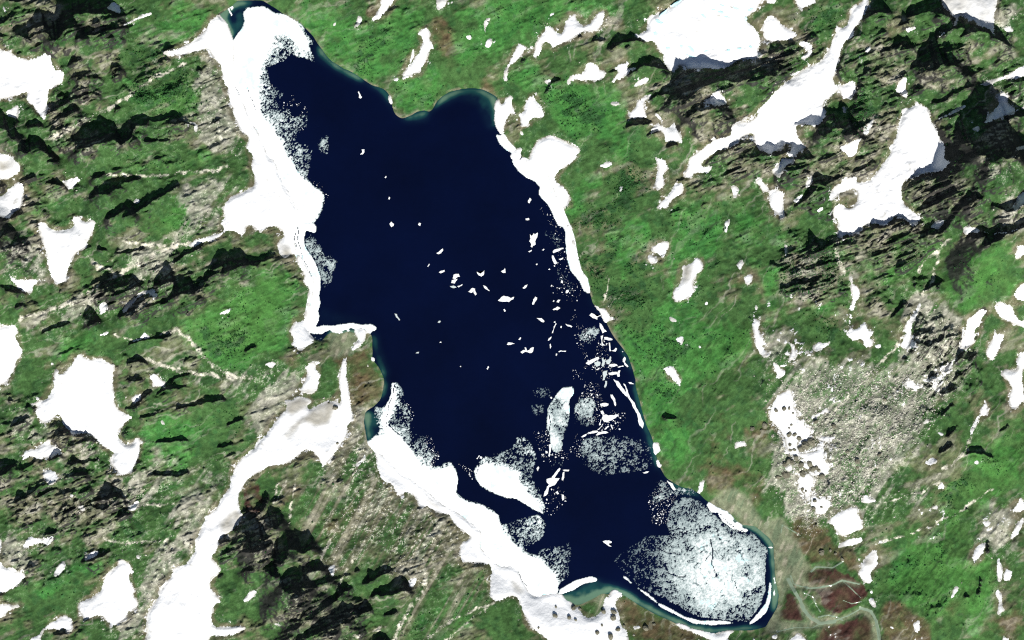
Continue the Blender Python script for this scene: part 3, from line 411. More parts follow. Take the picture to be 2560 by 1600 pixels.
SHADE = """@00 60,-20 260,-20 240,30 100,40
@00 300,210 330,160 380,80 410,80 420,120 500,130 520,180 580,60 620,10 700,-30 1000,-30 1080,40 1100,80 1120,130 1060,150 980,160 850,150 720,170 760,230 750,290 680,310 640,330 620,380 540,420 520,390 440,310 480,260 400,290 340,290 310,300 300,370 330,410 300,410 250,370 160,340 135,290 170,240
@00 750,410 760,350 800,290 870,265 940,275 1050,265 1140,240 1190,260 1150,280 1060,300 1000,330 900,370 830,370 780,410
@00 650,650 680,590 720,545 800,570 790,590 730,620
@00 680,750 700,720 800,690 920,675 930,690 860,710 840,740 740,760
@00 580,1030 620,950 650,915 690,940 720,930 800,930 700,960 640,1010
@00 760,1000 800,960 850,930 930,880 970,910 900,930 830,960 770,1000
@00 620,1050 680,1010 750,1000 760,1050 740,1090 670,1110 630,1140 660,1080
@00 1100,1090 1110,1010 1170,1040 1120,1050
@00 640,1340 680,1290 760,1270 790,1210 830,1170 900,1160 960,1140 1020,1150 1090,1180 1120,1240 1150,1310 1170,1270 1200,1200 1230,1170 1270,1110 1300,1090 1390,1090 1430,1120 1420,1170 1400,1200 1300,1210 1290,1250 1290,1300 1200,1390 1150,1370 1100,1340 1020,1370 850,1420 750,1430 740,1380 680,1370
@00 1430,1120 1540,1100 1700,1090 1720,1100 1600,1140 1500,1160 1430,1170
@00 1550,1190 1690,1135 1850,1180 1850,1205 1750,1175 1640,1180
@00 1320,1340 1370,1310 1480,1330 1600,1320 1690,1330 1600,1348 1400,1353
@00 200,1440 210,1390 270,1310 300,1285 390,1290 430,1340 450,1380 500,1380 520,1440 570,1480 560,1512 480,1500 470,1450 400,1440 350,1470 300,1450 250,1460
@00 -40,1030 50,1040 60,1100 160,1100 190,1160 160,1230 210,1270 170,1340 110,1320 90,1240 -40,1210
@00 290,1150 370,1140 440,1200 330,1230 250,1200
@00 0,200 60,190 140,110 120,180 60,240 0,250
@01 410,60 460,20 480,0 540,10 550,40 480,40
@01 440,230 470,200 570,195 640,250 600,260 540,240
@01 870,200 890,160 960,130 1030,110 1020,150 970,180
@01 870,370 880,320 920,260 1000,230 1080,190 1180,160 1280,170 1360,155 1350,190 1260,210 1170,240 1170,280 1060,320 1080,340 1000,340 950,330 920,370
@01 1000,560 1050,520 1120,460 1190,420 1260,400 1270,430 1230,470 1200,490 1120,550 1060,575
@01 1160,570 1230,490 1280,430 1350,400 1400,360 1420,340 1500,310 1600,270 1700,230 1720,240 1650,290 1590,330 1470,390 1440,440 1350,480 1280,530
@01 140,540 160,480 220,480 250,510 190,530 130,570
@01 930,1170 1000,1130 1010,1090 1050,1080 1090,1100 1130,1075 1180,1080 1200,1110 1250,1090 1310,1120 1320,1140 1240,1190 1190,1210 1130,1230 1090,1260 1060,1240 1030,1200
@01 1470,1190 1510,1080 1540,1030 1600,990 1640,1030 1660,1100 1720,1090 1790,1090 1820,1130 1830,1170 1880,1170 1900,1120 1940,1110 1950,1060 1990,1040 2010,1090 2000,1130 1950,1200 1900,1230 1820,1290 1760,1270 1640,1320 1590,1310 1680,1210 1660,1160 1600,1170 1540,1200
@01 1640,1000 1670,950 1720,900 1800,850 1900,810 1970,780 1930,820 1840,880 1760,910 1690,960
@01 2010,1070 2030,960 2090,890 2130,880 2170,920 2240,900 2280,870 2320,910 2360,920 2419,930 @11 150,880 200,870 190,920 100,960 0,1010 @01 2300,1010 2220,1050 2160,1090 2090,1090 2130,1010 2050,1050
@01 1050,900 1190,870 1240,850 1400,825 1350,870 1200,890
@01 890,820 1060,850 1020,870 920,840
@01 20,1190 100,1180 150,1200 240,1230 280,1270 180,1260 110,1250
@01 170,1380 200,1355 260,1365 200,1400
@01 790,1490 820,1430 840,1380 880,1400 920,1450 960,1512 @02 960,10 880,60 840,70 870,10
@01 1140,1440 1340,1250 1460,1210 1530,1300 1420,1310 1330,1390 1300,1460 1150,1490
@01 40,690 60,640 160,640 150,690 60,740 20,820 -30,880 -30,760
@02 400,140 430,90 520,50 600,10 640,0 700,20 640,60 560,80 480,100
@02 1210,250 1240,210 1330,185 1420,172 1550,142 1640,132 1670,145 1560,172 1400,194 1290,218
@02 1200,430 1220,390 1280,350 1340,345 1400,390 1430,430 1360,400 1290,385
@02 1180,565 1300,537 1410,570 1280,575
@02 1180,850 1200,810 1260,790 1310,760 1350,710 1390,660 1450,650 1470,680 1380,740 1330,800 1270,850
@02 1480,740 1500,690 1560,620 1620,560 1680,520 1840,500 1760,530 1670,560 1640,600 1720,620 1830,620 1700,650 1580,660 1530,690
@02 1660,850 1700,800 1810,790 1900,740 1970,700 2100,690 2140,760 2080,770 2000,780 1900,800 1800,820
@02 1330,912 1400,886 1520,872 1490,902 1350,928
@02 1420,1160 1540,1128 1700,1096 1750,1108 1810,1150 1700,1140 1620,1162 1500,1155
@02 2050,1203 2120,1168 2230,1157 2130,1203
@02 1380,1482 1430,1438 1560,1428 1700,1438 1790,1408 1800,1440 1700,1472 1600,1472 1480,1468
@02 640,1190 660,1140 760,1130 830,1100 860,1125 780,1160 690,1190
@02 470,1340 480,1290 500,1250 560,1200 600,1240 600,1290 540,1320
@02 640,1360 700,1320 720,1290 740,1330 820,1330 850,1295 940,1300 960,1320 880,1340 800,1370 760,1350 700,1370
@02 90,765 110,738 150,758 150,782
@02 510,1080 570,1020 610,985 690,1050 600,1065
@02 -30,1380 70,1360 190,1360 130,1400 90,1450 30,1470 -30,1440
@02 2270,320 2330,270 2390,235 @12 0,240 20,250 @02 2340,300
@02 2150,985 2230,938 2330,906 2300,944 2190,985
@03 990,170 1000,100 1080,60 1140,100 1180,150 1240,150 1200,190 1130,150 1040,180
@03 850,230 960,210 1000,240 1090,250 1000,280 900,265
@03 1110,325 1170,288 1230,310 1170,348
@03 770,775 815,710 900,690 1000,685 1060,650 1070,670 990,715 880,755 790,780
@03 410,995 470,955 495,948 450,985
@03 640,400 740,298 760,305 700,355
@03 2210,450 2290,340 2380,310 2419,320 @13 40,380 80,480 50,620 0,680 @03 2370,580 2330,500 2220,480
@03 2060,915 2110,858 2122,890 2080,925
@03 790,1335 840,1290 872,1278 850,1325
@03 500,1445 600,1415 680,1440 580,1465
@03 2280,855 2380,795 @13 20,790 0,845 @03 2300,865
@13 70,340 110,310 140,250 230,265 260,330 260,400 200,460 130,430
@13 70,170 100,100 130,140 120,200 80,300 50,320
@13 180,640 190,580 220,555 260,560 290,480 380,460 410,520 500,480 530,520 560,600 580,650 510,660 470,690 380,650 330,640 320,720 260,790 200,760 170,700
@13 80,830 130,760 180,750 220,800 240,850 240,910 170,890
@13 250,1000 240,960 270,890 330,850 420,835 480,800 540,760 620,750 660,800 660,850 580,850 510,870 500,920 560,940 700,890 770,940 700,960 580,980 480,1000 420,1030 360,1050 300,1030
@13 760,1100 770,1060 790,1000 880,1000 860,1040 800,1090 740,1150 700,1180 620,1240 500,1310 400,1390 340,1410 330,1390 430,1310 500,1270 580,1220 600,1170 680,1100
@13 400,1480 420,1450 500,1390 580,1350 700,1270 790,1200 830,1150 860,1180 940,1160 940,1200 900,1250 880,1290 930,1340 900,1350 860,1330 750,1380 640,1400 560,1440 480,1480
@13 910,1300 950,1230 1000,1170 1040,1150 1090,1190 1130,1220 1020,1250 960,1290
@13 1000,980 1050,900 1060,830 1130,880 1160,840 1250,810 1290,840 1270,870 1180,900 1130,940 1060,985
@13 930,870 965,795 990,858
@13 1100,1090 1120,1050 1180,1000 1290,970 1330,910 1370,885 1420,940 1450,1000 1470,1050 1380,1040 1290,1080 1200,1090
@13 1200,1283 1250,1228 1310,1210 1350,1235 1270,1264
@13 1100,1540 1110,1480 1180,1440 1230,1450 1220,1500
@13 300,1315 400,1290 470,1240 525,1195 490,1255 400,1315
@13 390,1173 450,1136 512,1136 440,1173
@20 890,460 950,390 980,340 1120,330 1250,390 1260,410 1170,400 1060,420 1010,430 960,470 940,500
@20 740,402 770,368 900,380 860,404
@20 1010,472 1100,428 1155,428 1080,474
@20 1190,600 1200,570 1300,545 1390,590 1420,620 1480,680 1420,660 1330,650 1250,640 1200,650 1100,690 1080,680 1110,640
@20 1520,740 1560,660 1600,640 1680,580 1860,585 1990,630 2100,610 @30 0,545 60,540 130,590 90,650 60,740 0,740 @20 2300,720 2250,760 2130,800 2050,790 1950,790 1900,830 1850,850 1760,870 1700,920 1640,970 1570,960 1500,960 1440,980 1500,900 1400,910 1290,960 1330,880 1430,830 1500,790
@20 1610,1160 1630,1110 1690,1020 1770,970 1860,930 2000,980 2030,1010 1960,1040 1850,1060 1750,1080 1690,1100
@20 1070,1220 1100,1150 1130,1130 1230,1125 1340,1150 1300,1190 1180,1190
@20 1250,1303 1320,1238 1400,1238 1360,1264
@20 1440,1393 1500,1347 1580,1370 1500,1394
@20 310,890 350,800 390,740 490,745 430,780 370,810 340,880
@20 2030,1412 2080,1370 2150,1338 2140,1372 2060,1424
@20 2130,1475 2200,1420 2310,1380 @30 0,1350 60,1380 120,1320 170,1360 230,1340 260,1370 330,1390 420,1490 400,1520 250,1520 200,1450 60,1490 0,1480 @20 2300,1500 2130,1512
@20 60,578 100,562 165,575 100,602
@20 600,384 640,342 692,345 640,362
@20 880,702 960,662 1045,686 950,694
@20 1060,742 1110,678 1195,656 1170,694
@30 880,190 920,120 990,60 1060,20 1120,70 1160,130 1100,150 1020,140 950,180
@30 1280,190 1300,110 1350,60 1480,10 1610,-20 1640,80 1710,130 1700,180 1600,160 1480,130 1400,160 1330,180
@30 1240,460 1300,400 1360,450 1390,470 1310,490
@30 1320,660 1390,540 1420,480 1480,430 1520,370 1580,370 1580,440 1690,430 1710,520 1760,590 1790,650 1700,660 1600,650 1560,690 1480,700 1440,660
@30 1500,360 1580,290 1720,190 1790,150 1850,160 1960,190 2100,220 2130,250 2200,340 2270,430 2230,450 2150,400 2080,390 2060,330 1960,320 1880,340 1780,380 1830,310 1860,280 1720,300 1620,370
@30 1490,990 1530,960 1620,950 1680,900 1760,850 1930,825 1820,872 1720,924 1650,972 1570,992
@30 1550,1140 1600,1100 1750,1040 1850,960 1950,890 2020,870 2100,890 2150,940 2240,960 2370,1040 2450,1050 2450,1110 2300,1120 2230,1150 2250,1240 2280,1310 2450,1300 2450,1512 2200,1530 2050,1512 1900,1500 1870,1400 1720,1390 1710,1300 1750,1150 1800,1090 1700,1130 1600,1145
@30 240,1190 260,1160 400,1100 500,1075 540,1040 640,1060 730,1050 760,1100 800,1250 740,1300 700,1230 600,1230 520,1320 450,1290 430,1200 340,1190
@30 780,950 800,890 850,800 900,660 960,655 900,720 870,780 840,860 830,950
@31 110,110 120,0 240,0 240,60 160,80
@31 300,133 330,87 390,120 300,148
@31 390,250 410,170 430,130 500,150 600,165 700,175 620,210 520,260 430,240
@31 210,452 260,410 340,350 390,270 460,268 400,332 330,392 250,455
@31 1290,200 1370,150 1420,110 1490,90 1540,95 1620,105 1700,150 1640,170 1560,160 1440,180 1360,190
@31 1660,580 1700,480 1750,400 1810,360 1880,330 1970,180 1940,250 1900,330 1930,380 1860,440 1780,470 1720,560 1660,650 1600,720 1580,690
@31 1410,690 1480,600 1540,600 1590,650 1600,720 1500,720 1420,740
@31 950,615 990,573 1090,605 1130,600 1060,660 970,650
@31 1250,692 1330,628 1400,606 1330,692
@31 1960,0 2130,0 2070,60 2020,70
@31 2010,400 2130,430 2270,400 2310,340 2450,270 2450,400 2330,450 2270,500 2200,520 2110,480 2050,450
@31 1900,660 1960,630 2040,670 2120,620 2200,630 2320,590 2450,540 2450,640 2330,660 2240,710 2170,730 2060,800 1970,840 1960,790 2000,740 1890,760 1830,720 1880,690
@31 220,1003 300,990 340,960 370,880 400,820 400,780 440,740 500,735 430,775 405,850 362,955 300,1018
@31 1130,1505 1200,1410 1290,1315 1302,1350 1220,1435
@31 1440,1285 1480,1190 1560,1115 1600,1108 1640,1140 1580,1240 1570,1190 1490,1224
@31 1330,1222 1390,1145 1475,995 1440,1060 1370,1200
@31 2330,82 2450,15 2450,85
@32 1340,190 1500,205 1580,178 1540,222 1490,272 1450,234 1370,224
@32 1770,330 1810,288 1950,308 1960,330 1900,382 1820,374
@32 1740,522 1800,476 1830,522 1760,545
@32 1590,685 1700,626 1790,638 1700,684 1600,715
@32 1600,935 1630,870 1680,820 1730,776 1742,802 1665,866
@32 1650,1085 1720,1018 1800,974 1750,1036 1680,1104
@32 1580,1253 1640,1200 1680,1148 1742,1158 1700,1204 1620,1255
@32 1850,1262 1880,1200 1960,1180 2010,1200 2020,1250 2120,1280 2090,1302 2000,1264 1930,1256
@32 1370,165 1385,120 1425,75 1410,165
@32 1240,364 1310,336 1302,374
@32 2100,1105 2200,1018 2285,955 2210,1035
@33 1835,268 1890,236 1872,285
@33 2000,805 2035,700 2045,560 2066,560 2056,690
@33 1810,1066 1940,1085 1985,900 1998,905 1970,1070 1910,1098 1840,1096
@33 440,415 480,375 488,384 455,418
@32 430,985 435,955 470,948 455,965
@22 1410,905 1440,890 1500,905 1570,925 1540,940 1430,935
@22 2245,1020 2262,1000 2275,1008 2258,1028
"""

# ground cover: kind ; strength ; outline   (F = whole photograph, 2419 wide)
COVER = """rock;.34;@F 1560,170 1900,60 2100,0 2419,0 2419,560 2000,560 1850,450 1650,330
rock;.22;@F 0,0 480,60 480,330 300,560 0,700
rock;.28;@F 0,950 280,1000 430,1080 380,1300 0,1420
scree;.8;@00 1900,480 2000,540 2100,640 2120,800 2150,950 2190,1060 2340,1290 2320,1420 2000,1400 1850,1200 1950,950 1850,700
scree;.8;@01 1550,300 2300,250 2130,350 2080,620 1900,720 1600,760 1900,560
scree;.8;@01 400,1512 900,1240 1000,1280 950,1400 800,1512
scree;.7;@01 100,850 400,850 450,950 470,1080 150,1100 90,1000
scree;.8;@01 1000,1000 1500,880 1900,780 1700,950 1450,1180 1350,1220 1300,1060
scree;.8;@02 200,80 600,20 500,120 380,150 210,110
scree;.6;@02 1900,460 2419,520 2419,640 2000,620 1800,540
scree;.7;@02 500,1090 850,1060 1080,1240 900,1330 700,1100
scree;.7;@02 1350,1400 2200,1400 2250,1300 2150,1512 1300,1512
scree;.8;@03 1050,0 1470,0 1480,120 1250,150
scree;.7;@03 550,210 1900,200 2050,300 1700,330 1300,300
scree;.8;@03 1950,350 1850,680 1650,830 1520,1010 1390,1270 1300,1512 900,1512 1150,1350 1330,1150 1300,900 1500,680 1700,450
scree;.7;@03 0,500 250,560 300,680 180,800 0,740
scree;.7;@03 1000,540 1500,560 1500,610 1050,600
scree;.55;@02 0,880 350,840 500,1060 300,1120 0,950
scree;.6;@12 0,480 450,450 480,700 250,860 120,1000 0,1100
scree;.75;@12 860,850 1020,900 1060,1160 1160,1450 1200,1512 600,1512 700,1320 870,1080
scree;.6;@13 680,300 900,0 1200,0 1500,180 1850,360 1950,520 1850,780 1500,1000 1200,900 1300,600 1000,560 700,700
scree;.5;@13 700,400 780,700 820,950 780,980 620,720
scree;.7;@13 320,1080 450,1060 430,1200 280,1250
scree;.9;@F 1835,930 1900,880 2150,870 2270,880 2200,980 2080,1120 1990,1210 1890,1250 1850,1150 1830,1030
scree;.6;@22 2300,100 2419,60 @32 200,400 150,560 0,600 @22 2380,400
scree;.8;@33 0,0 900,0 1000,150 700,260 500,380 300,260 0,200
scree;.5;@33 600,600 900,500 1300,300 1650,150 1500,60 1000,100
scree;.6;@33 1950,400 2200,330 2350,500 2200,800 2100,600
scree;.7;@31 1900,60 2250,0 2350,150 2000,180
scree;.6;@31 2100,450 2419,450 2419,620 2050,640
scree;.8;@31 1300,1512 1450,1250 1620,1260 1650,1320 1500,1512 @32 1800,0 1780,250 1500,560 1300,500 1350,0
scree;.5;@30 2150,100 2350,50 2419,200 2300,340 2170,300
scree;.5;@30 1980,850 2419,730 2419,1000 2280,900
scree;.35;@20 650,80 900,100 1270,200 1250,330 900,380 700,340
rock;.75;@30 0,400 400,420 300,720 0,860 @20 2100,800 1900,1000 1600,1100 1300,950 1500,680 2200,560
rock;.7;@20 1700,1400 2300,1200 2419,1400 @21 2419,200 2000,200 1600,420 1450,500 1650,300 1900,60
rock;.85;@31 1270,150 1650,100 1700,250 1950,200 1850,350 1650,540 1450,520 1250,350
rock;.7;@30 1000,1050 1300,950 1200,1250 1050,1512 600,1512 850,1400
rock;.7;@31 0,50 900,0 1000,150 600,240 400,450 150,520 200,200
rock;.7;@31 800,650 1500,580 1600,750 1300,850 900,850 650,780
rock;.6;@30 850,350 1300,350 1350,600 1000,900 850,900
rock;.8;@30 1330,650 1800,650 2000,800 1500,850
rock;.6;@31 150,720 700,750 720,1300 500,1512 250,1512 150,1000
rock;.5;@31 700,800 1550,750 1500,1150 1100,1512 850,1512 850,1200
rock;.7;@32 1300,0 2000,100 1800,500 1900,650 1500,950 1400,400
rock;.7;@03 2100,500 2419,300 @13 300,800 0,900 @03 2000,720
rock;.7;@13 250,1020 900,1000 1200,1200 900,1500 250,1512
rock;.6;@03 0,50 1000,0 1300,250 900,500 200,450
rock;.6;@00 0,200 1200,0 1100,400 500,450 0,450
rock;.5;@00 500,900 1000,900 900,1200 1800,1100 1850,1350 700,1450 200,1400
rock;.5;@01 0,550 200,500 150,900 0,1000
rock;.4;@02 0,700 400,800 500,1100 200,1512 0,1512
rock;.6;@01 800,1100 2400,900 2300,1150 1500,1500 900,1512
brown;.9;@33 170,320 500,330 620,620 720,760 420,800 210,580
plum;1;@33 350,870 560,820 860,950 950,1080 820,1180 660,1260 500,1180 480,1060 380,990
plum;1;@33 190,1055 260,1130 350,1330 110,1330
plum;.9;@33 470,1400 940,1270 1000,1330 990,1540 430,1540
brown;.9;@33 1000,1100 1300,1220 1560,1330 1500,1540 1080,1540
brown;.7;@33 700,620 830,650 850,900 720,900
brown;.55;@22 1850,830 2060,830 2100,950 2419,850 2419,1120 2100,1130 2000,1250 2419,1380 @23 2419,330 2300,350 2200,180 1950,70 1880,140 1820,190 1780,100 @22 1720,1400 1730,1250 1800,1050
brown;.8;@12 690,220 900,300 1040,130 1095,300 1100,400 1180,600 1150,760 900,860 870,500 780,560
brown;.5;@12 100,300 680,250 690,500 560,380 300,500 0,480
brown;.75;@10 1640,180 1850,120 1860,450 1850,830 1790,720 1700,480 1650,340
brown;.7;@10 1980,830 2150,720 2280,780 2300,920 2200,870
brown;.8;@10 980,130 1180,20 1160,110 1050,200
brown;.7;@10 1450,360 1560,340 1540,500 1400,650 1200,800 1330,680 1430,560
brown;.9;@23 1000,1110 1200,1190 1500,1340 1900,1480 1900,1540 1120,1540 1040,1350
plum;.6;@03 2280,60 2419,0 @13 60,60 100,200 60,320 0,330 @03 2310,320
brown;.45;@13 0,0 700,0 380,250 300,430 100,100
brown;.5;@13 450,700 800,200 1100,100 900,550 750,900
brown;.6;@13 1300,850 1500,620 1600,640 1450,850
brown;.5;@02 550,350 800,260 1000,330 700,400
brown;.5;@21 2080,800 2150,1000 2250,1250 2080,1200
brown;.5;@22 1740,120 1850,330 1790,420
brown;.4;@32 1900,380 2100,380 2250,550 2300,740 2000,720
brown;.6;@33 1600,1250 1800,1050 1950,960 1880,1100 1760,1400
brown;.6;@33 2060,1250 2419,1150 2419,1540 2100,1540
brown;.5;@30 1030,200 1250,250 1200,550 1050,400
brown;.5;@30 1750,500 1900,450 1950,550 1800,650
brown;.4;@20 530,650 660,600 650,710 560,720
brown;.35;@20 640,100 1150,180 1250,300 900,370 700,310
lush;.9;@10 200,120 600,60 900,60 1000,400 900,650 700,540 500,280
lush;.9;@10 1200,200 1500,60 1650,100 1500,330 1350,560 1100,780 900,680 1000,400
lush;1;@10 1400,760 1600,500 1720,560 1780,850 1640,1030 1380,1100 1290,950
lush;.9;@10 1880,100 2419,0 2419,500 2000,700 1860,720 1880,400
lush;.9;@20 0,0 1250,0 1300,100 800,100 400,250 200,430 0,420
lush;.9;@20 0,650 250,600 200,850 100,950 0,980
lush;.9;@20 350,800 700,800 1050,850 1050,1180 850,1330 550,1350 330,1150
lush;.8;@20 900,1250 1300,1320 1250,1480 900,1450
lush;.9;@21 550,60 850,60 700,500 500,550
lush;1;@21 950,550 1300,480 1300,750 1150,900 1200,1200 1000,1100 960,800
lush;.9;@21 1500,450 2000,400 2050,650 1900,1000 1850,1300 1600,1512 1300,1512 1300,1250 1550,1150 1500,850
lush;.9;@21 2150,300 2400,500 2250,900 2150,900
lush;1;@22 950,100 1600,30 2200,0 2250,300 1900,600 1650,650 1500,850 1800,900 1750,1200 1500,1500 1350,1200 1250,900 1180,500
lush;.8;@22 2060,1300 2300,1230 2419,1330 2200,1420
lush;1;@33 1050,620 1300,600 1700,700 1900,780 2000,850 1900,1000 1720,1000 1650,1250 1500,1270 1300,1200 1100,1080 1000,950 1050,830 1180,760
lush;.9;@33 1580,420 1950,350 1980,500 1800,620 1620,560
lush;.9;@33 1800,1100 2080,700 2100,1100 1950,1500 1780,1400
lush;.9;@33 1700,100 2300,0 2419,100 2200,220 1900,250 1700,270
lush;.8;@32 1350,1250 1600,1080 1560,1200 1450,1280
lush;.9;@32 1950,1150 2300,950 2419,1200 2419,1512 1950,1512 1900,1300
lush;.7;@32 400,550 900,500 1000,650 850,850 600,850 400,780
lush;.8;@31 500,780 700,850 650,1200 650,1512 450,1512 500,1000
lush;.8;@31 0,550 200,600 150,1512 0,1512
lush;.8;@31 1650,780 1900,850 2300,950 2250,1300 2000,1350 1700,1350 1650,1000
lush;.7;@31 850,780 1500,850 1400,1250 1000,1200 750,950
lush;.7;@30 1850,700 2200,500 2419,350 2419,550 2000,750
lush;.7;@30 350,150 800,50 600,350 450,500
lush;.9;@00 600,380 800,420 900,500 700,520 520,450
lush;.8;@00 1550,100 2000,60 1950,300 1700,440 1300,470 1000,420 1300,300
lush;.8;@00 1100,850 1700,680 1900,900 1850,1080 1300,1080 1200,1020
lush;.8;@01 500,330 680,330 700,450 450,520 330,420
lush;1;@01 1050,20 1800,0 2200,20 1700,120 1200,140
lush;.9;@01 1450,600 1650,300 1900,380 1850,600 1500,780
lush;.9;@11 0,1050 200,1000 400,1150 430,1350 350,1512 0,1512
lush;.9;@01 2100,1250 2419,1050 2419,1512 2000,1512
lush;1;@12 0,0 330,20 300,180 150,330 0,420
lush;.9;@02 1700,20 2419,0 2419,480 2150,500 1950,340
lush;.8;@02 400,120 900,100 1100,250 900,300 500,280
lush;.8;@02 1400,950 2100,830 2350,900 2300,1100 1850,1100 1900,1250 2200,1300 1400,1380 1350,1200
lush;.7;@03 1480,0 2050,0 1950,90 1500,180
lush;.7;@03 250,1000 750,700 1100,750 700,1080 500,1250 250,1080
lush;.6;@03 900,350 1700,300 1650,500 1000,540
lush;.7;@13 370,450 500,150 720,20 700,300 550,470
lush;.8;@13 1500,1250 2150,880 2200,1100 1850,1380 1400,1512
lush;.7;@13 700,600 950,400 900,620 650,740
lush;.6;@13 1000,700 1300,480 1400,600 1200,750
lush;.6;@12 1100,140 1105,420 1210,570 1180,720 1120,600 1050,300
lush;.8;@12 700,300 760,340 760,560 700,480
lush;.8;@23 1480,0 1760,60 1830,0 2000,0 1900,130 1840,190 1770,110 1600,60
lush;.6;@23 1000,1250 1400,1400 1400,1540 1050,1540
shrub;.8;@21 580,480 1000,420 900,620 750,650 600,560
shrub;.9;@21 730,1050 900,780 960,650 900,950 750,1300
shrub;.7;@21 900,100 1350,50 1200,350 1000,450 950,250
shrub;.6;@21 1150,740 1350,720 1250,860
shrub;.7;@21 1150,950 1280,960 1250,1150 1150,1080
shrub;.6;@21 880,1200 1200,1150 1250,1350 900,1450
shrub;.6;@22 1000,60 1350,50 1250,180 1050,120
shrub;.6;@22 1250,250 1500,150 1700,300 1650,420 1350,330
shrub;.6;@22 1250,500 1420,500 1560,640 1400,680
shrub;.7;@00 1200,850 1700,720 1850,950 1400,1050
shrub;.5;@00 1250,500 1500,520 1400,650 1200,650
shrub;.6;@30 320,200 650,80 500,450
shrub;.6;@30 850,880 1100,950 900,1200 700,1300 800,1000
shrub;.6;@31 200,1000 600,800 550,1100 250,1400
shrub;.6;@33 1650,80 1880,0 1850,180 1680,250
shrub;.6;@32 400,60 650,0 650,130 450,170
shrub;.5;@02 1850,50 2419,150 2300,480 2000,250
shrub;.6;@10 950,380 1200,350 1200,560 1000,600
shrub;.5;@20 350,900 600,900 900,1000 850,1200 550,1150
silt;1;@33 0,370 130,350 250,560 390,830 330,900 380,1000 300,1030 190,1010 110,1190 100,1080 70,960 60,860 50,600 0,540
silt;1;@33 -30,1300 90,1210 130,1240 100,1330 350,1340 480,1290 640,1310 880,1190 960,1220 1000,1300 1060,1540 990,1540 960,1320 880,1250 700,1330 500,1390 50,1440 -30,1420
silt;1;@33 300,1020 330,1150 400,1260 500,1340 440,1360 330,1290 280,1170
silt;.9;@33 380,990 560,1000 690,935 860,975 840,1000 700,965 560,1025 400,1030
silt;.8;@33 390,850 450,800 620,815 620,830 460,825 410,865
silt;1;@23 1880,210 1960,130 2090,80 2200,130 2320,330 2419,470 2419,560 2300,440 2040,300
silt;.9;@12 690,130 950,90 960,200 860,330 740,360 700,330
silt;.7;@23 480,1120 800,1000 900,1050 850,1220 780,1300 820,1110 560,1190
"""
PATHS = """11;@00 450,1340 700,1230 900,1110 1100,1000
8;@00 1100,1000 1300,860 1500,720 1770,620
7;@01 1040,150 1300,160 1560,150 1800,120 2000,110 2150,60
10;@01 200,1512 600,1380 900,1220 1200,1050 1400,960 1500,870 1800,800
8;@01 860,920 960,1020 1100,1060
8;@01 1200,770 1400,810 1750,810
11;@02 1680,90 1800,170 1950,370 2100,490 2419,560
9;@02 1400,370 1700,480 2000,510 2200,550
6;@02 1100,130 1250,180
7;@02 1450,150 1660,110
7;@03 1000,540 1200,590 1600,560
6;@03 1330,220 1700,230
4;@13 200,200 240,100 280,0
5;@13 310,430 340,250 380,0
4;@13 170,210 210,30
6;@13 620,740 700,560
6;@13 790,980 900,760
10;@13 1320,1490 1450,1200 1560,1050 1640,880
6;@13 1600,1490 1900,1300 2250,1150
5;@13 1800,1500 2050,1300 2250,1150
6;@13 640,1490 1000,1460 1250,1350
9;@31 1680,750 1590,880 1560,1050
6;@31 1560,1050 1530,1130 1440,1270
9;@31 640,760 650,950 700,1080
7;@31 1590,870 1500,930 1400,1060
9;@32 1310,100 1150,300 1000,450 920,520
4;@32 900,570 750,700 600,890
9;@32 1900,1090 1850,1250 1720,1340 1550,1490
4;@33 1600,0 1430,100 1150,190 1000,240
5;@33 2120,60 1880,230 1700,350 1350,500 1050,575
3;@21 920,1080 900,1230 870,1340
"""
CRACKS = """2.0;@00 2200,780 2240,850 2280,1000 2340,1150 2380,1230
1.6;@00 2340,830 2390,950 2419,1080
1.8;@11 180,70 230,170 260,270 310,330 330,400 370,460 385,500 380,560
1.8;@11 365,650 365,760 380,830
1.5;@11 395,620 400,760 430,900 530,1100
2.0;@12 1310,610 1290,740 1250,800 1240,900 1230,1010
1.6;@12 1250,990 1350,1080
1.5;@13 1600,120 1720,240
1.8;@13 2000,390 2060,460 2150,500
2.2;@23 50,850 100,960 150,1010
1.8;@23 1450,790 1480,880 1560,910 1640,915
1.8;@23 1880,560 1900,680 1890,800 1930,900
1.5;@23 1830,760 1880,680
1.5;@23 1370,640 1480,690 1560,700
1.5;@23 2100,950 2130,1030
2.5;@23 1830,240 1900,310 1970,320 2040,410 2120,460 2200,492
1.6;@21 340,120 400,230 415,300
1.6;@22 355,900 360,1010 350,1100
1.5;@12 2110,1350 2080,1450
"""
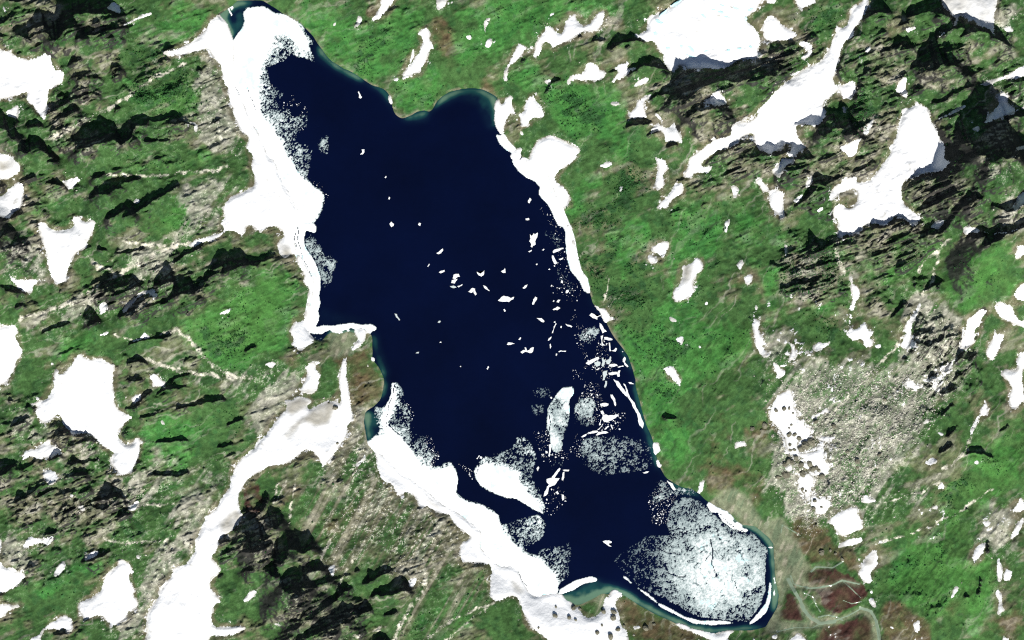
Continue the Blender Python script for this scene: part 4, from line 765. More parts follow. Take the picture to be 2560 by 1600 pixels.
SHOAL = """1;@23 440,1090 560,1035 700,965 820,940 980,1030 860,1080 720,1160 560,1190
.9;@00 2240,5 2060,150 2180,380 2260,300 2320,190 2290,130 2400,30
.75;@10 600,430 700,570 830,650 920,690 1010,750 1000,790 850,740 720,650 590,560 550,470
.45;@10 1000,760 1210,840 1260,900 1280,1000 1230,960 1150,860
.7;@10 1370,1130 1470,1090 1610,1045 1650,1090 1600,1150 1450,1160
.7;@10 1650,1060 1760,910 1900,850 2130,840 2290,930 2262,1040 2290,1180 2200,1220 2150,1100 2100,980 1900,930 1750,1000
.8;@12 1100,130 1190,500 1230,560 1250,480 1170,300 1140,130
.6;@12 1200,560 1180,750 1240,720 1260,600
.9;@12 1020,870 1060,1150 1180,1100 1180,900
1;@12 690,90 960,90 960,240 700,330
.9;@23 440,1090 800,960 960,1040 1200,1180 1500,1330 1750,1440 2100,1420 2400,1390 2300,1370 1900,1385 1500,1260 1200,1090 1000,990 800,940
.9;@23 1830,180 2040,290 2300,430 2419,540 @33 50,600 60,860 100,1080 60,1250 10,1200 30,900 0,640 @23 2300,500 2100,410
.6;@22 1165,560 1200,750 1270,1000 1340,1180 1400,1400 1350,1400 1280,1200 1200,900 1130,650
.5;@22 1030,250 1140,470 1100,480 1000,280
.5;@23 1480,10 1700,90 1800,180 1600,150 1480,80
.3;@11 620,1400 1000,1512 @12 1100,20 600,20
"""
BOULDERS = """32 65,850,18 140,835,20 190,830,15 225,875,11 210,985,12 190,1015,11 190,1080,25 240,1080,20 280,1110,25 400,1150,40 340,1180,36 300,1215,30 200,1170,18 235,1220,18 205,1225,14 150,1360,25 180,1330,25 215,1340,20 250,1300,25 300,1360,25 385,1355,28 410,1400,28 445,1390,20 470,1412,18 320,1450,30 90,1480,25 160,1450,38 500,1470,25 440,960,20 610,1000,25 735,1240,18 830,1330,22 830,1390,16 1035,1270,16 1090,750,18 725,905,14
33 430,190,18 495,250,12 425,260,18 490,140,11 320,80,15 350,100,11 540,170,11 500,680,26 690,740,18 630,690,14 580,660,14
23 580,1215,25 415,1200,12 405,1280,22 540,1300,18 600,1320,14 955,1300,25 960,1245,25 1000,1410,20 1060,1380,15 850,1370,12 805,1440,20 930,1480,30 640,1220,15 865,1245,22 1340,1360,16 1260,1400,25 250,1390,10
22 2262,1022,22 2380,990,30 2350,1040,13
12 750,830,25 690,785,12 770,1165,13"""

# ---------------------------------------------------------------- reading the ground plan
def pts(s):
    out, ox, oy, k = [], 0.0, 0.0, 1.0
    for t in s.split():
        if t[0] == '@':
            if t[1] == 'F':
                ox, oy, k = 0.0, 0.0, PW / 2419.0
            else:
                ox, oy, k = int(t[1]) * 640.0, int(t[2]) * 400.0, 640.0 / 2419.0
        else:
            x, y = t.split(',')
            out.append((ox + float(x) * k, oy + float(y) * k))
    a = np.array(out)
    a[:, 0] -= PW / 2
    a[:, 1] = PH / 2 - a[:, 1]
    return a

def lines(block):
    return [l for l in block.strip().split('\n') if l.strip()]

# ---------------------------------------------------------------- ground grid (fine in the picture, coarser beyond)
CELL = 2.13333
PAD = 14
NX, NY = 1200, 750
OUT = 26
def axis(n, half):
    core = (np.arange(-PAD, n + PAD + 1) * CELL) - half
    ext = np.cumsum(CELL * 1.21 ** np.arange(1, OUT + 1))
    return np.concatenate([core[0] - ext[::-1], core, core[-1] + ext])
XS = axis(NX, PW / 2)
YS = axis(NY, PH / 2)                         # south to north
GX, GY = len(XS), len(YS)
XX, YY = np.meshgrid(XS, YS)
XX = XX.astype(np.float32); YY = YY.astype(np.float32)

_h = np.random.RandomState(7).permutation(4096)
def _lat(ix, iy, seed):
    return _h[(_h[(ix + seed * 131) & 4095] + iy) & 4095] / 4095.0
def vnoise(x, y, seed):
    xi = np.floor(x); yi = np.floor(y)
    fx = (x - xi).astype(np.float32); fy = (y - yi).astype(np.float32)
    xi = xi.astype(np.int32); yi = yi.astype(np.int32)
    fx = fx * fx * fx * (fx * (fx * 6 - 15) + 10); fy = fy * fy * fy * (fy * (fy * 6 - 15) + 10)
    a = _lat(xi, yi, seed); b = _lat(xi + 1, yi, seed)
    c = _lat(xi, yi + 1, seed); d = _lat(xi + 1, yi + 1, seed)
    return ((a + (b - a) * fx) * (1 - fy) + (c + (d - c) * fx) * fy).astype(np.float32)
def fbm(x, y, scale, octv, seed, gain=0.5):
    """about -1..1"""
    t = 0; amp = 1.0; tot = 0.0; f = 1.0 / scale
    for k in range(octv):
        ca, sa = math.cos(0.6 * k + seed), math.sin(0.6 * k + seed)
        t = t + amp * (vnoise((x * ca - y * sa) * f, (x * sa + y * ca) * f, seed * 17 + k) * 2 - 1)
        tot += amp; amp *= gain; f *= 2.03
    return t / tot * 1.35
def aniso(x, y, ang, along, across, octv, seed):
    ca, sa = math.cos(ang), math.sin(ang)
    return fbm((x * ca + y * sa) * across / along, -x * sa + y * ca, across, octv, seed)
def ramp(v, a, b):
    t = np.clip((v - a) / (b - a), 0, 1)
    return t * t * (3 - 2 * t)

def fill(p, sub=None):
    """mask of an outline on the ground grid, as (mask, j0, i0) of its bounding window"""
    i0 = max(0, np.searchsorted(XS, p[:, 0].min()) - 14); i1 = min(GX, np.searchsorted(XS, p[:, 0].max()) + 14)
    j0 = max(0, np.searchsorted(YS, p[:, 1].min()) - 14); j1 = min(GY, np.searchsorted(YS, p[:, 1].max()) + 14)
    xs, ys = XS[i0:i1], YS[j0:j1]
    par = np.zeros((j1 - j0, i1 - i0 + 1), np.int32)
    n = len(p)
    for a in range(n):
        x0, y0 = p[a]; x1, y1 = p[(a + 1) % n]
        if y0 == y1: continue
        if y0 > y1: x0, y0, x1, y1 = x1, y1, x0, y0
        ja, jb = np.searchsorted(ys, y0), np.searchsorted(ys, y1)
        if jb <= ja: continue
        jj = np.arange(ja, jb)
        xc = x0 + (ys[jj] - y0) / (y1 - y0) * (x1 - x0)
        np.add.at(par, (jj, np.searchsorted(xs, xc)), 1)
    m = (np.cumsum(par, axis=1)[:, :-1] & 1).astype(np.float32)
    return m, j0, i0

def box1(a, r, ax):
    n = a.shape[ax]
    pad = [(0, 0), (0, 0)]; pad[ax] = (r + 1, r)
    c = np.cumsum(np.pad(a, pad, mode='edge'), axis=ax, dtype=np.float64)
    if ax == 0:
        return ((c[2 * r + 1:] - c[:n]) / (2 * r + 1)).astype(np.float32)
    return ((c[:, 2 * r + 1:] - c[:, :n]) / (2 * r + 1)).astype(np.float32)
def blur(a, r, times=2):
    for _ in range(times):
        a = box1(box1(a, r, 0), r, 1)
    return a
def stamp(full, p, val=1.0):
    m, j0, i0 = fill(p)
    w = full[j0:j0 + m.shape[0], i0:i0 + m.shape[1]]
    np.maximum(w, m * val, out=w)
def stroke(full, p, width, val=1.0):
    """distance-based band along a polyline"""
    for a in range(len(p) - 1):
        (x0, y0), (x1, y1) = p[a], p[a + 1]
        r = width * 2 + 4
        i0 = np.searchsorted(XS, min(x0, x1) - r); i1 = np.searchsorted(XS, max(x0, x1) + r)
        j0 = np.searchsorted(YS, min(y0, y1) - r); j1 = np.searchsorted(YS, max(y0, y1) + r)
        X, Y = XX[j0:j1, i0:i1], YY[j0:j1, i0:i1]
        L2 = (x1 - x0) ** 2 + (y1 - y0) ** 2 + 1e-6
        t = np.clip(((X - x0) * (x1 - x0) + (Y - y0) * (y1 - y0)) / L2, 0, 1)
        d = np.hypot(X - x0 - t * (x1 - x0), Y - y0 - t * (y1 - y0))
        w = full[j0:j1, i0:i1]
        np.maximum(w, val * np.clip(1.5 - d / (width * 0.5 + 0.01), 0, 1), out=w)
def zeros():
    return np.zeros((GY, GX), np.float32)

# shared noise fields
N_fine = fbm(XX, YY, 9, 2, 3)
N_med = fbm(XX, YY, 34, 4, 5)
N_big = fbm(XX, YY, 150, 4, 8)
N_huge = fbm(XX, YY, 600, 3, 12)
rs = np.random.RandomState(11)
N_white = rs.rand(GY, GX).astype(np.float32)

# ---------------------------------------------------------------- masks
lake = zeros(); stamp(lake, pts(LAKE))
lake = np.clip(blur(lake, 1) + 0.10 * N_fine * (1 - np.abs(2 * blur(lake, 2) - 1)), 0, 1)
lake2 = blur(lake, 2)
lake12 = blur(lake, 8)
lakefar = blur(lake, 70, 3)
snow_l = []
for l in lines(SNOW):
    lab, opt, poly = l.split(';')
    snow_l.append((lab.strip(), opt.strip(), pts(poly)))
snowall = zeros()
for lab, opt, p in snow_l:
    stamp(snowall, p)
snow_soft = blur(snowall, 7)
cov = {}
for l in lines(COVER):
    kind, w, poly = l.split(';')
    a = cov.setdefault(kind, zeros())
    stamp(a, pts(poly), float(w))
for k in cov:
    r = {'silt': 2, 'plum': 3, 'brown': 6, 'shrub': 7}.get(k, 13)
    cov[k] = np.clip(blur(cov[k], r), 0, 1)
# natural, wandering borders between the covers
JJ, II = np.mgrid[0:GY, 0:GX]
wj = fbm(XX, YY, 70, 4, 62, .6); wi = fbm(XX, YY, 70, 4, 64, .6)
for k in cov:
    if k in ('silt',): continue
    amt = {'plum': 3, 'brown': 7}.get(k, 15)
    cov[k] = cov[k][np.clip(JJ + (wj * amt).astype(int), 0, GY - 1), np.clip(II + (wi * amt).astype(int), 0, GX - 1)]
cov['scree'] = cov['scree'] * (1 - .7 * cov['lush'])
inside = ((np.abs(XX) < PW / 2 + 60) & (np.abs(YY) < PH / 2 + 60)).astype(np.float32)
inside = blur(inside, 8)
cov['rock'] = np.maximum(cov['rock'], (1 - inside) * ramp(N_big, -0.1, 0.4))
cov['scree'] = np.maximum(cov['scree'], (1 - inside) * ramp(N_huge, 0.1, 0.5))
path = zeros()
for l in lines(PATHS):
    w, poly = l.split(';')
    stroke(path, pts(poly), float(w))
wj2 = fbm(XX, YY, 22, 3, 66, .6); wi2 = fbm(XX, YY, 22, 3, 68, .6)
path = path[np.clip(JJ + (wj2 * 3.2).astype(int), 0, GY - 1), np.clip(II + (wi2 * 3.2).astype(int), 0, GX - 1)]

# ---------------------------------------------------------------- relief
# Crests: each crag is a steep north wall whose height follows from how far its shadow reaches at this sun.
shade = zeros()
for l in lines(SHADE):
    stamp(shade, pts(l))
sb = blur(shade, 1)
ragged = fbm(XX * 1.0, YY * 0.45, 11, 2, 21)
rock_speck = fbm(XX, YY, 16, 3, 31)
sm = (sb + 0.30 * ragged * (sb > 0.02) + 0.14 * rock_speck * (sb > 0.02)) > 0.5
sm[(lake > 0.3)] = False
tanE = math.tan(SUN_EL)
a0, a1 = OUT, GX - OUT
b0, b1 = OUT, GY - OUT
M = sm[b0:b1, a0:a1]
R, C = M.shape
ds = CELL * math.sqrt(1 + SUN_K ** 2)
def sh(v, k):
    if k == 0: return v
    o = np.zeros_like(v)
    if k > 0: o[k:] = v[:-k]
    else: o[:k] = v[-k:]
    return o
step = [int(round(SUN_K * (j + 1))) - int(round(SUN_K * j)) for j in range(R)]
S = np.zeros((R, C), np.float32); T = np.zeros((R, C), np.float32)
# S: distance to the crest on the sun side
prev = np.zeros(C, np.float32)
for j in range(R):                            # south to north; the sunward neighbour lies south-east
    prev = np.where(M[j], sh(prev, -step[j]) + ds, 0).astype(np.float32)
    S[j] = prev
L = np.zeros((R, C), np.float32); prev = np.zeros(C, np.float32)
for j in range(R - 1, -1, -1):                # north to south
    s = step[j + 1] if j + 1 < R else 0
    prev = np.where(M[j], sh(prev, s) + ds, 0).astype(np.float32)
    L[j] = prev
T = S + L
E = np.zeros((R, C), np.float32)
e = np.zeros(C, np.float32); tip = np.zeros(C, np.float32); mp = np.zeros(C, bool)
lam = 42.0
for j in range(R - 1, -1, -1):
    s = step[j + 1] if j + 1 < R else 0
    e = sh(e, s); tip = sh(tip, s); mp = sh(mp, s)
    tip = np.where(M[j] & ~mp, e, np.where(M[j], tip, e))
    t = np.clip((S[j] - ds) / np.maximum(T[j] - ds, 1e-3), 0, 1)
    hgt = tip + (T[j] + 2.4) * tanE * (1 - t) ** 1.45
    lit = np.maximum(e - .66 * ds, e * math.exp(-ds / lam))
    lit = (np.roll(lit, 1) + 2 * lit + np.roll(lit, -1)) * .25      # talus spreads sideways below a crest
    lit = (np.roll(lit, 2) + 2 * lit + np.roll(lit, -2)) * .25
    lit = np.maximum(lit, np.maximum(np.roll(lit, 1), np.roll(lit, -1)) - .72 * CELL)
    e = np.where(M[j], hgt, lit).astype(np.float32)
    mp = M[j].copy()
    E[j] = e
Es = 0.65 * E + 0.35 * box1(E, 1, 1)
wm = ramp(blur(M.astype(np.float32), 1), 0.0, .35)
Es = Es * wm + blur(E, 3, 2) * (1 - wm)
crag = zeros(); crag[b0:b1, a0:a1] = Es
fade = ramp(lake12, 0.45, 0.05)
crag *= fade

west = ramp(XX, 300, -300)
N_p0 = fbm(XX, YY, 60, 5, 18, .6)
rid = 1 - np.abs(aniso(XX, YY, 0.36, 150, 27, 4, 41))
rid2 = 1 - np.abs(aniso(XX, YY, 0.95, 150, 27, 4, 43))
lowE = ramp(YY, 100, -150) * (1 - west)
rid = rid * (1 - lowE) + rid2 * lowE
rf = 1 - np.abs(aniso(XX, YY, 0.42, 34, 11, 3, 44))
rf2 = 1 - np.abs(aniso(XX, YY, 0.95, 34, 11, 3, 45))
rf = rf * (1 - lowE) + rf2 * lowE
flat = np.clip(cov['silt'] * 1.4 + .45 * ramp(blur(shade, 5), .15, .5) + 0.85 * ramp(snow_soft, 0.18, 0.6) + ramp(lake12, 0.02, 0.4), 0, 1)
shadeblur = blur(shade, 2)
hills = fbm(XX, YY, 120, 4, 49)
wild = ramp(N_p0, .0, .55) * (.35 + .65 * west) * (1 - cov['lush'] * .6)
brk = .60 + .8 * ramp(fbm(XX, YY, 48, 3, 58), -.5, .6)
rough = brk * (1.2 + 8 * wild + 19 * ramp(cov['rock'] + .35 * N_med, .15, .75) + 1.4 * cov['scree'] + 1.5 * cov['shrub']) * (1 - flat)
rfine = (1.6 - .6 * brk) * (1.3 + 2.6 * wild + 7.5 * ramp(cov['rock'] + .4 * N_med, .2, .8) + 1.2 * cov['scree'] + 2.2 * cov['shrub'] * ramp(N_med, -.3, .4)) * (1 - flat)
gul = aniso(XX, YY, 0.95, 240, 22, 3, 47)
far = ramp(lakefar, .45, .0)
landward = ramp(blur(lake, 22), .42, .0)
base = landward * np.clip(.52 - lakefar, 0, 1) * 95 + (12 * N_big + 20 * N_huge) * far * landward
Z = base + crag + 10 * hills * (1 - flat) * far * landward + rough * rid ** 2 + rfine * rf ** 2 + (0.35 + 0.8 * cov['scree'] + 0.9 * cov['rock']) * (1 - flat) * (N_fine * 1.6 + 0.9 * (N_white - 0.5)) \
    + 1.3 * N_med * (1 - flat) + 2.0 * gul * cov['scree'] * (1 - flat)
shore = np.where(lake2 > .5, (.5 - lake2) * 5, (.5 - lake2) * 1.6)
Z = Z * ramp(lake, 0.6, 0.2) + shore - 5 * ramp(lake12, 0.55, 0.95)
Z = Z.astype(np.float32)
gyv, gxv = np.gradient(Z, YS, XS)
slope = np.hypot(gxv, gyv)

# ---------------------------------------------------------------- ground colours (natural albedo, plus shade painted into the steep walls)
def col(*c): return np.array(c, np.float32)
def mix(A, B, w):
    return A + (B - A) * np.clip(w, 0, 1)[..., None]
N_f2 = fbm(XX, YY, 16, 3, 15)
N_p = fbm(XX, YY, 60, 5, 18, .6)
streak = aniso(XX, YY, 0.95, 130, 14, 3, 51)
strike = aniso(XX, YY, 0.40, 70, 16, 4, 53)
def patchy(w, n, amt, lo=.30, hi=.70):
    return ramp(w + amt * n * np.minimum(1, w * 4), lo, hi)
face = zeros()                                   # the gullied face between the great corridor and the lake
stamp(face, pts("@13 380,0 1180,0 1500,180 1850,360 2000,520 1900,700 1920,800 2200,820 2200,1100 1500,1512 1250,1512 1500,1080 1000,760 850,950 640,760 400,450"))
stamp(face, pts("@12 600,1512 700,1320 870,1080 1020,900 1060,1160 1160,1450 1200,1512"))
face = blur(face, 9)
g1 = aniso(XX, YY, 1.08, 380, 13, 3, 55); g2 = aniso(XX, YY, 1.04, 220, 6, 2, 57)
A = np.empty((GY, GX, 3), np.float32)
A[:] = col(.038, .088, .026)
A = mix(A, col(.024, .064, .021), ramp(N_f2, .0, .5) * .75)
A = mix(A, col(.098, .104, .056), ramp(N_p + .5 * strike, -.08, .5) * .8)
A = mix(A, col(.042, .150, .032), patchy(cov['lush'], N_p, .6) * (.85 + .3 * N_f2))
A = mix(A, col(.021, .080, .021), cov['lush'] * ramp(N_f2 + .4 * N_p + .4 * N_fine, .1, .45) * .75)
A = mix(A, col(.058, .140, .032), cov['lush'] * ramp(N_huge + .4 * N_big, .1, .5) * .5)
A = mix(A, col(.140, .136, .092), patchy(cov['rock'], N_p + .8 * strike, .45) * (.70 + .4 * N_f2))
A = mix(A, col(.240, .242, .192), patchy(cov['scree'] * (1 - .5 * face), .9 * N_p + .8 * streak, .55, .20, .52) * (.76 + .45 * N_f2))
boul0 = zeros()
stamp(boul0, pts("@F 1835,930 1900,880 2150,870 2270,880 2200,980 2080,1120 1990,1210 1890,1250 1850,1150 1830,1030")); boul0 = blur(boul0, 8)
A = mix(A, col(.045, .100, .034), boul0 * ramp(N_p + .6 * streak, -.25, .2) * .85)
A = mix(A, col(.078, .060, .032), patchy(cov['brown'], N_p, .4) * (.80 + .35 * N_f2))
A = mix(A, col(.046, .022, .018), patchy(cov['plum'], N_f2, .3) * (.9 + .3 * N_med))
A = mix(A, col(.016, .046, .017), patchy(cov['shrub'], N_f2 + .5 * N_fine, .6) * .75)
A = mix(A, col(.092, .090, .056), face * (1 - .6 * cov['lush']) * ramp(g1 + .6 * g2 + .4 * N_p, -.45, .35) * .9)
A = mix(A, col(.225, .215, .160), face * ramp(g1 + .8 * g2 + .3 * N_f2, .42, 1.0) * .75)
WX, WY = XX + 26 * wi, YY + 26 * wj
gl = aniso(WX, WY, .33, 150, 9, 3, 59) * west + aniso(WX, WY, 1.0, 150, 9, 3, 60) * (1 - west)
A = mix(A, col(.270, .262, .210), ramp(gl + .25 * N_p, .52, .92) * .5 * (1 - .95 * cov['lush']) * (1 - cov['plum']))
A = mix(A, col(.020, .046, .017), ramp(-gl + .25 * N_p, .55, .9) * .5)
halo = np.clip(snow_soft * 1.9, 0, 1) * (1 - cov['silt'])
A = mix(A, col(.118, .104, .064), patchy(halo, N_p, .5) * (.62 + .4 * N_f2))
# pale bare stones in bursts
speck = ramp(N_white + .35 * N_fine, .80, 1.15)
A = mix(A, col(.55, .53, .45), speck * np.clip(cov['scree'] * .85 + cov['rock'] * .25 + halo * .30 + face * .15, 0, .85))
A = mix(A, col(.036, .042, .024), ramp(N_white - .3 * N_fine, .84, 1.1) * np.clip(cov['scree'] * .6 + cov['rock'] * .45 + face * .4, 0, .65))
pale = ramp(.6 * N_p + .7 * strike + .3 * N_f2, .25, .75) * np.clip(.20 + cov['rock'] * .65 + cov['scree'] * .6, 0, .85)
A = mix(A, col(.32, .31, .26), pale * (1 - cov['lush'] * .65))
wp = ramp(path + .8 * N_f2 + .4 * N_fine + .5 * (N_white - .5), .45, 1.25) * (path > .01)
A = mix(A, col(.46, .44, .36), wp * (.75 + .5 * N_fine) * (1 - cov['silt']))
sl_ = aniso(XX, YY, 1.2, 90, 11, 3, 71)
A = mix(A, col(.150, .165, .105), cov['silt'] * (.9 + .2 * sl_))
A = mix(A, col(.070, .105, .060), cov['silt'] * ramp(sl_ + .4 * N_med, .1, .5) * .7)
A = mix(A, col(.270, .255, .190), cov['silt'] * ramp(-sl_ + .4 * N_f2, .35, .7) * .7)
bank = ramp(lake2, .02, .35) * ramp(lake, .7, .4)
A = mix(A, col(.17, .155, .105), bank * ramp(N_f2 + .5 * N_fine, -.2, .5) * .8 * (1 - cov['silt']))
A = mix(A, col(.025, .024, .024), ramp(slope, 1.25, 1.7) * .92)          # bare cliff rock, coloured near-black on steep walls to deepen their shade
A = mix(A, col(.055, .085, .060), ramp(lake, .5, .8) * .9)             # lake bottom
A = np.clip(A * (1 + .30 * N_fine + .28 * (N_white - .5))[..., None], .004, .9)

# ---------------------------------------------------------------- mesh and material helpers
def grid_object(name, j0, i0, z, cells, attrs, material):
    """an object from those grid cells that are kept"""
    h, w = z.shape
    keep = np.zeros((h, w), bool)
    keep[:-1, :-1] |= cells; keep[1:, :-1] |= cells; keep[:-1, 1:] |= cells; keep[1:, 1:] |= cells
    idx = np.full((h, w), -1, np.int32)
    idx[keep] = np.arange(keep.sum(), dtype=np.int32)
    n = int(keep.sum())
    co = np.empty((n, 3), np.float32)
    co[:, 0] = np.broadcast_to(XS[i0:i0 + w], (h, w))[keep]
    co[:, 1] = np.broadcast_to(YS[j0:j0 + h, None], (h, w))[keep]
    co[:, 2] = z[keep]
    q = np.stack([idx[:-1, :-1][cells], idx[:-1, 1:][cells], idx[1:, 1:][cells], idx[1:, :-1][cells]], 1)
    return raw_object(name, co, q, {k: v[keep] for k, v in attrs.items()}, material)

def raw_object(name, co, q, attrs, material, smooth=True):
    me = bpy.data.meshes.new(name)
    k = q.shape[1]
    me.vertices.add(len(co)); me.vertices.foreach_set('co', np.ascontiguousarray(co, np.float32).ravel())
    me.loops.add(q.size); me.loops.foreach_set('vertex_index', np.ascontiguousarray(q, np.int32).ravel())
    me.polygons.add(len(q)); me.polygons.foreach_set('loop_start', np.arange(0, q.size, k, dtype=np.int32))
    me.polygons.foreach_set('use_smooth', np.full(len(q), smooth))
    me.update(calc_edges=True)
    for nm, v in attrs.items():
        if v.ndim == 2:
            at = me.attributes.new(nm, 'FLOAT_COLOR', 'POINT')
            c4 = np.ones((len(v), 4), np.float32); c4[:, :3] = v
            at.data.foreach_set('color', c4.ravel())
        else:
            at = me.attributes.new(nm, 'FLOAT', 'POINT')
            at.data.foreach_set('value', np.ascontiguousarray(v, np.float32))
    me.materials.append(material)
    o = bpy.data.objects.new(name, me)
    COL.objects.link(o)
    return o

def tag(o, label=None, cat=None, group=None, kind=None):
    if label: o['label'] = label
    if cat: o['category'] = cat
    if group: o['group'] = group
    if kind: o['kind'] = kind
    return o

class Mat:
    def __init__(s, name, rough=.9, spec=.2):
        s.m = bpy.data.materials.new(name); s.m.use_nodes = True
        s.t = s.m.node_tree; s.b = s.t.nodes['Principled BSDF']
        s.b.inputs['Roughness'].default_value = rough
        s.b.inputs['Specular IOR Level'].default_value = spec
        s.geo = s.t.nodes.new('ShaderNodeNewGeometry')
    def n(s, typ, **kw):
        x = s.t.nodes.new(typ)
        for k, v in kw.items(): setattr(x, k, v)
        return x
    def l(s, a, b): s.t.links.new(a, b)
    def attr(s, nm): return s.n('ShaderNodeAttribute', attribute_name=nm)
    def noise(s, scale, detail=4, rough=.6):
        x = s.n('ShaderNodeTexNoise'); x.inputs['Scale'].default_value = scale
        x.inputs['Detail'].default_value = detail; x.inputs['Roughness'].default_value = rough
        s.l(s.geo.outputs['Position'], x.inputs['Vector']); return x.outputs['Fac']
    def rng(s, v, a, b, c, d):
        x = s.n('ShaderNodeMapRange'); s.l(v, x.inputs[0])
        for i, q in enumerate((a, b, c, d)): x.inputs[i + 1].default_value = q
        return x.outputs[0]
    def mixc(s, fac, a, b, mode='MIX'):
        x = s.n('ShaderNodeMix', data_type='RGBA', blend_type=mode)
        for sock, v in ((x.inputs[0], fac), (x.inputs[6], a), (x.inputs[7], b)):
            if isinstance(v, (int, float)): sock.default_value = v
            elif isinstance(v, tuple): sock.default_value = v + (1,)
            else: s.l(v, sock)
        return x.outputs[2]
    def bump(s, h, dist, strength=1.0):
        x = s.n('ShaderNodeBump'); x.inputs['Distance'].default_value = dist; x.inputs['Strength'].default_value = strength
        s.l(h, x.inputs['Height']); s.l(x.outputs[0], s.b.inputs['Normal'])

def ground_mat(name, attr, tex=.35, bumpd=.6, rough=.95):
    m = Mat(name, rough, .08)
    a = m.attr(attr).outputs['Color']
    f = m.rng(m.noise(.55, 5, .7), .3, .7, 1 - tex, 1 + tex)
    c = m.n('ShaderNodeCombineColor')
    for i in range(3): m.l(f, c.inputs[i])
    m.l(m.mixc(1.0, a, c.outputs[0], 'MULTIPLY'), m.b.inputs['Base Color'])
    m.bump(m.noise(.35, 6, .7), bumpd)
    return m.m
M_ground = ground_mat('alpine_ground', 'albedo')
M_rocks = ground_mat('boulder_stone', 'albedo', .3, .4)
M_scrub = ground_mat('alder_scrub_leaf', 'albedo', .3, .2)

ms = Mat('summer_snow', .75, .25)
dirt = m_d = ms.attr('dirt').outputs['Fac']
pool = ms.attr('pool').outputs['Fac']
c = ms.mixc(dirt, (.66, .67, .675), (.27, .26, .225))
c = ms.mixc(pool, c, (.34, .72, .74))
c = ms.mixc(ms.rng(ms.noise(.12, 5, .65), .62, .8, 0, .22), c, (.46, .45, .41))
ms.l(c, ms.b.inputs['Base Color'])
ms.bump(ms.noise(.10, 6, .6), 1.6)
M_snow = ms.m

mi = Mat('lake_ice', .5, .4)
wet = mi.attr('wet').outputs['Fac']
mpool = mi.attr('pool').outputs['Fac']
wr = mi.n('ShaderNodeValToRGB')
wr.color_ramp.elements[0].color = (.68, .70, .70, 1)
wr.color_ramp.elements[1].color = (.030, .055, .070, 1)
we = wr.color_ramp.elements.new(.5); we.color = (.29, .35, .345, 1)
mi.l(wet, wr.inputs[0])
c = wr.outputs[0]
c = mi.mixc(mpool, c, (.42, .76, .78))
c = mi.mixc(mi.rng(mi.noise(.25, 5, .7), .5, .75, 0, .22), c, (.45, .52, .52))
mi.l(c, mi.b.inputs['Base Color'])
mi.bump(mi.noise(.3, 5, .6), .3)
M_ice = mi.m

mw = Mat('lake_water', .12, .5)
shl = mw.attr('shoal').outputs['Fac']
rampn = mw.n('ShaderNodeValToRGB')
cr = rampn.color_ramp
cr.elements[0].position = 0.0; cr.elements[0].color = (.0004, .0016, .0120, 1)
cr.elements[1].position = 1.0; cr.elements[1].color = (.070, .130, .088, 1)
e1 = cr.elements.new(.30); e1.color = (.0015, .0060, .0180, 1)
e2 = cr.elements.new(.65); e2.color = (.0070, .0370, .0370, 1)
mw.l(shl, rampn.inputs[0])
wnz = mw.rng(mw.noise(.004, 5, .6), .3, .7, .75, 1.35)
cw = mw.n('ShaderNodeCombineColor')
for i in range(3): mw.l(wnz, cw.inputs[i])
mw.l(mw.mixc(1.0, rampn.outputs[0], cw.outputs[0], 'MULTIPLY'), mw.b.inputs['Base Color'])
mw.b.inputs['IOR'].default_value = 1.333
mw.bump(mw.noise(.08, 5, .6), .25)
M_water = mw.m
mst = Mat('stream_water', .15, .5)
mst.l(mst.mixc(mst.noise(.08), (.120, .185, .130), (.20, .235, .165)), mst.b.inputs['Base Color'])
M_stream = mst.m

mp_ = Mat('melt_water_on_snow', .3, .4)
mp_.l(mp_.mixc(mp_.noise(.2), (.33, .62, .64), (.52, .74, .76)), mp_.b.inputs['Base Color'])
M_pool = mp_.m
# ---------------------------------------------------------------- terrain, lake bed, lake, streams
lc = (lake12[:-1, :-1] > .985)
deep = box1(box1(lc.astype(np.float32), 2, 0), 2, 1) > .999
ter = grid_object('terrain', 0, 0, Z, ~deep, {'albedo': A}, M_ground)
tag(ter, kind='structure')

def coarse(name, stepn, m, z, attrs, material):
    jj = np.arange(0, GY, stepn); ii = np.arange(0, GX, stepn)
    mm = m[np.ix_(jj, ii)]
    cells = mm[:-1, :-1] | mm[1:, :-1] | mm[:-1, 1:] | mm[1:, 1:]
    h, w = mm.shape
    keep = np.zeros((h, w), bool)
    keep[:-1, :-1] |= cells; keep[1:, :-1] |= cells; keep[:-1, 1:] |= cells; keep[1:, 1:] |= cells
    idx = np.full((h, w), -1, np.int32); idx[keep] = np.arange(keep.sum())
    co = np.stack([np.broadcast_to(XS[ii], (h, w))[keep], np.broadcast_to(YS[jj][:, None], (h, w))[keep],
                   np.full(keep.sum(), z)], 1)
    q = np.stack([idx[:-1, :-1][cells], idx[:-1, 1:][cells], idx[1:, 1:][cells], idx[1:, :-1][cells]], 1)
    return raw_object(name, co, q, {k: v[np.ix_(jj, ii)][keep] for k, v in attrs.items()}, material)
bed = coarse('lake_bed', 6, lake > .5, -9.0, {'albedo': A}, M_ground)
tag(bed, kind='structure')
shoal = zeros()
for l in lines(SHOAL):
    w, poly = l.split(';')
    stamp(shoal, pts(poly), float(w))
shoal = blur(shoal, 3) * 1.5
edge = ramp(lake12, .92, .5)
shoal = np.clip(shoal * (.38 + .70 * edge + .25 * N_med) + .10 * edge, 0, 1)
water = coarse('lake', 2, lake > .04, 0.0, {'shoal': shoal}, M_water)
tag(water, kind='structure')

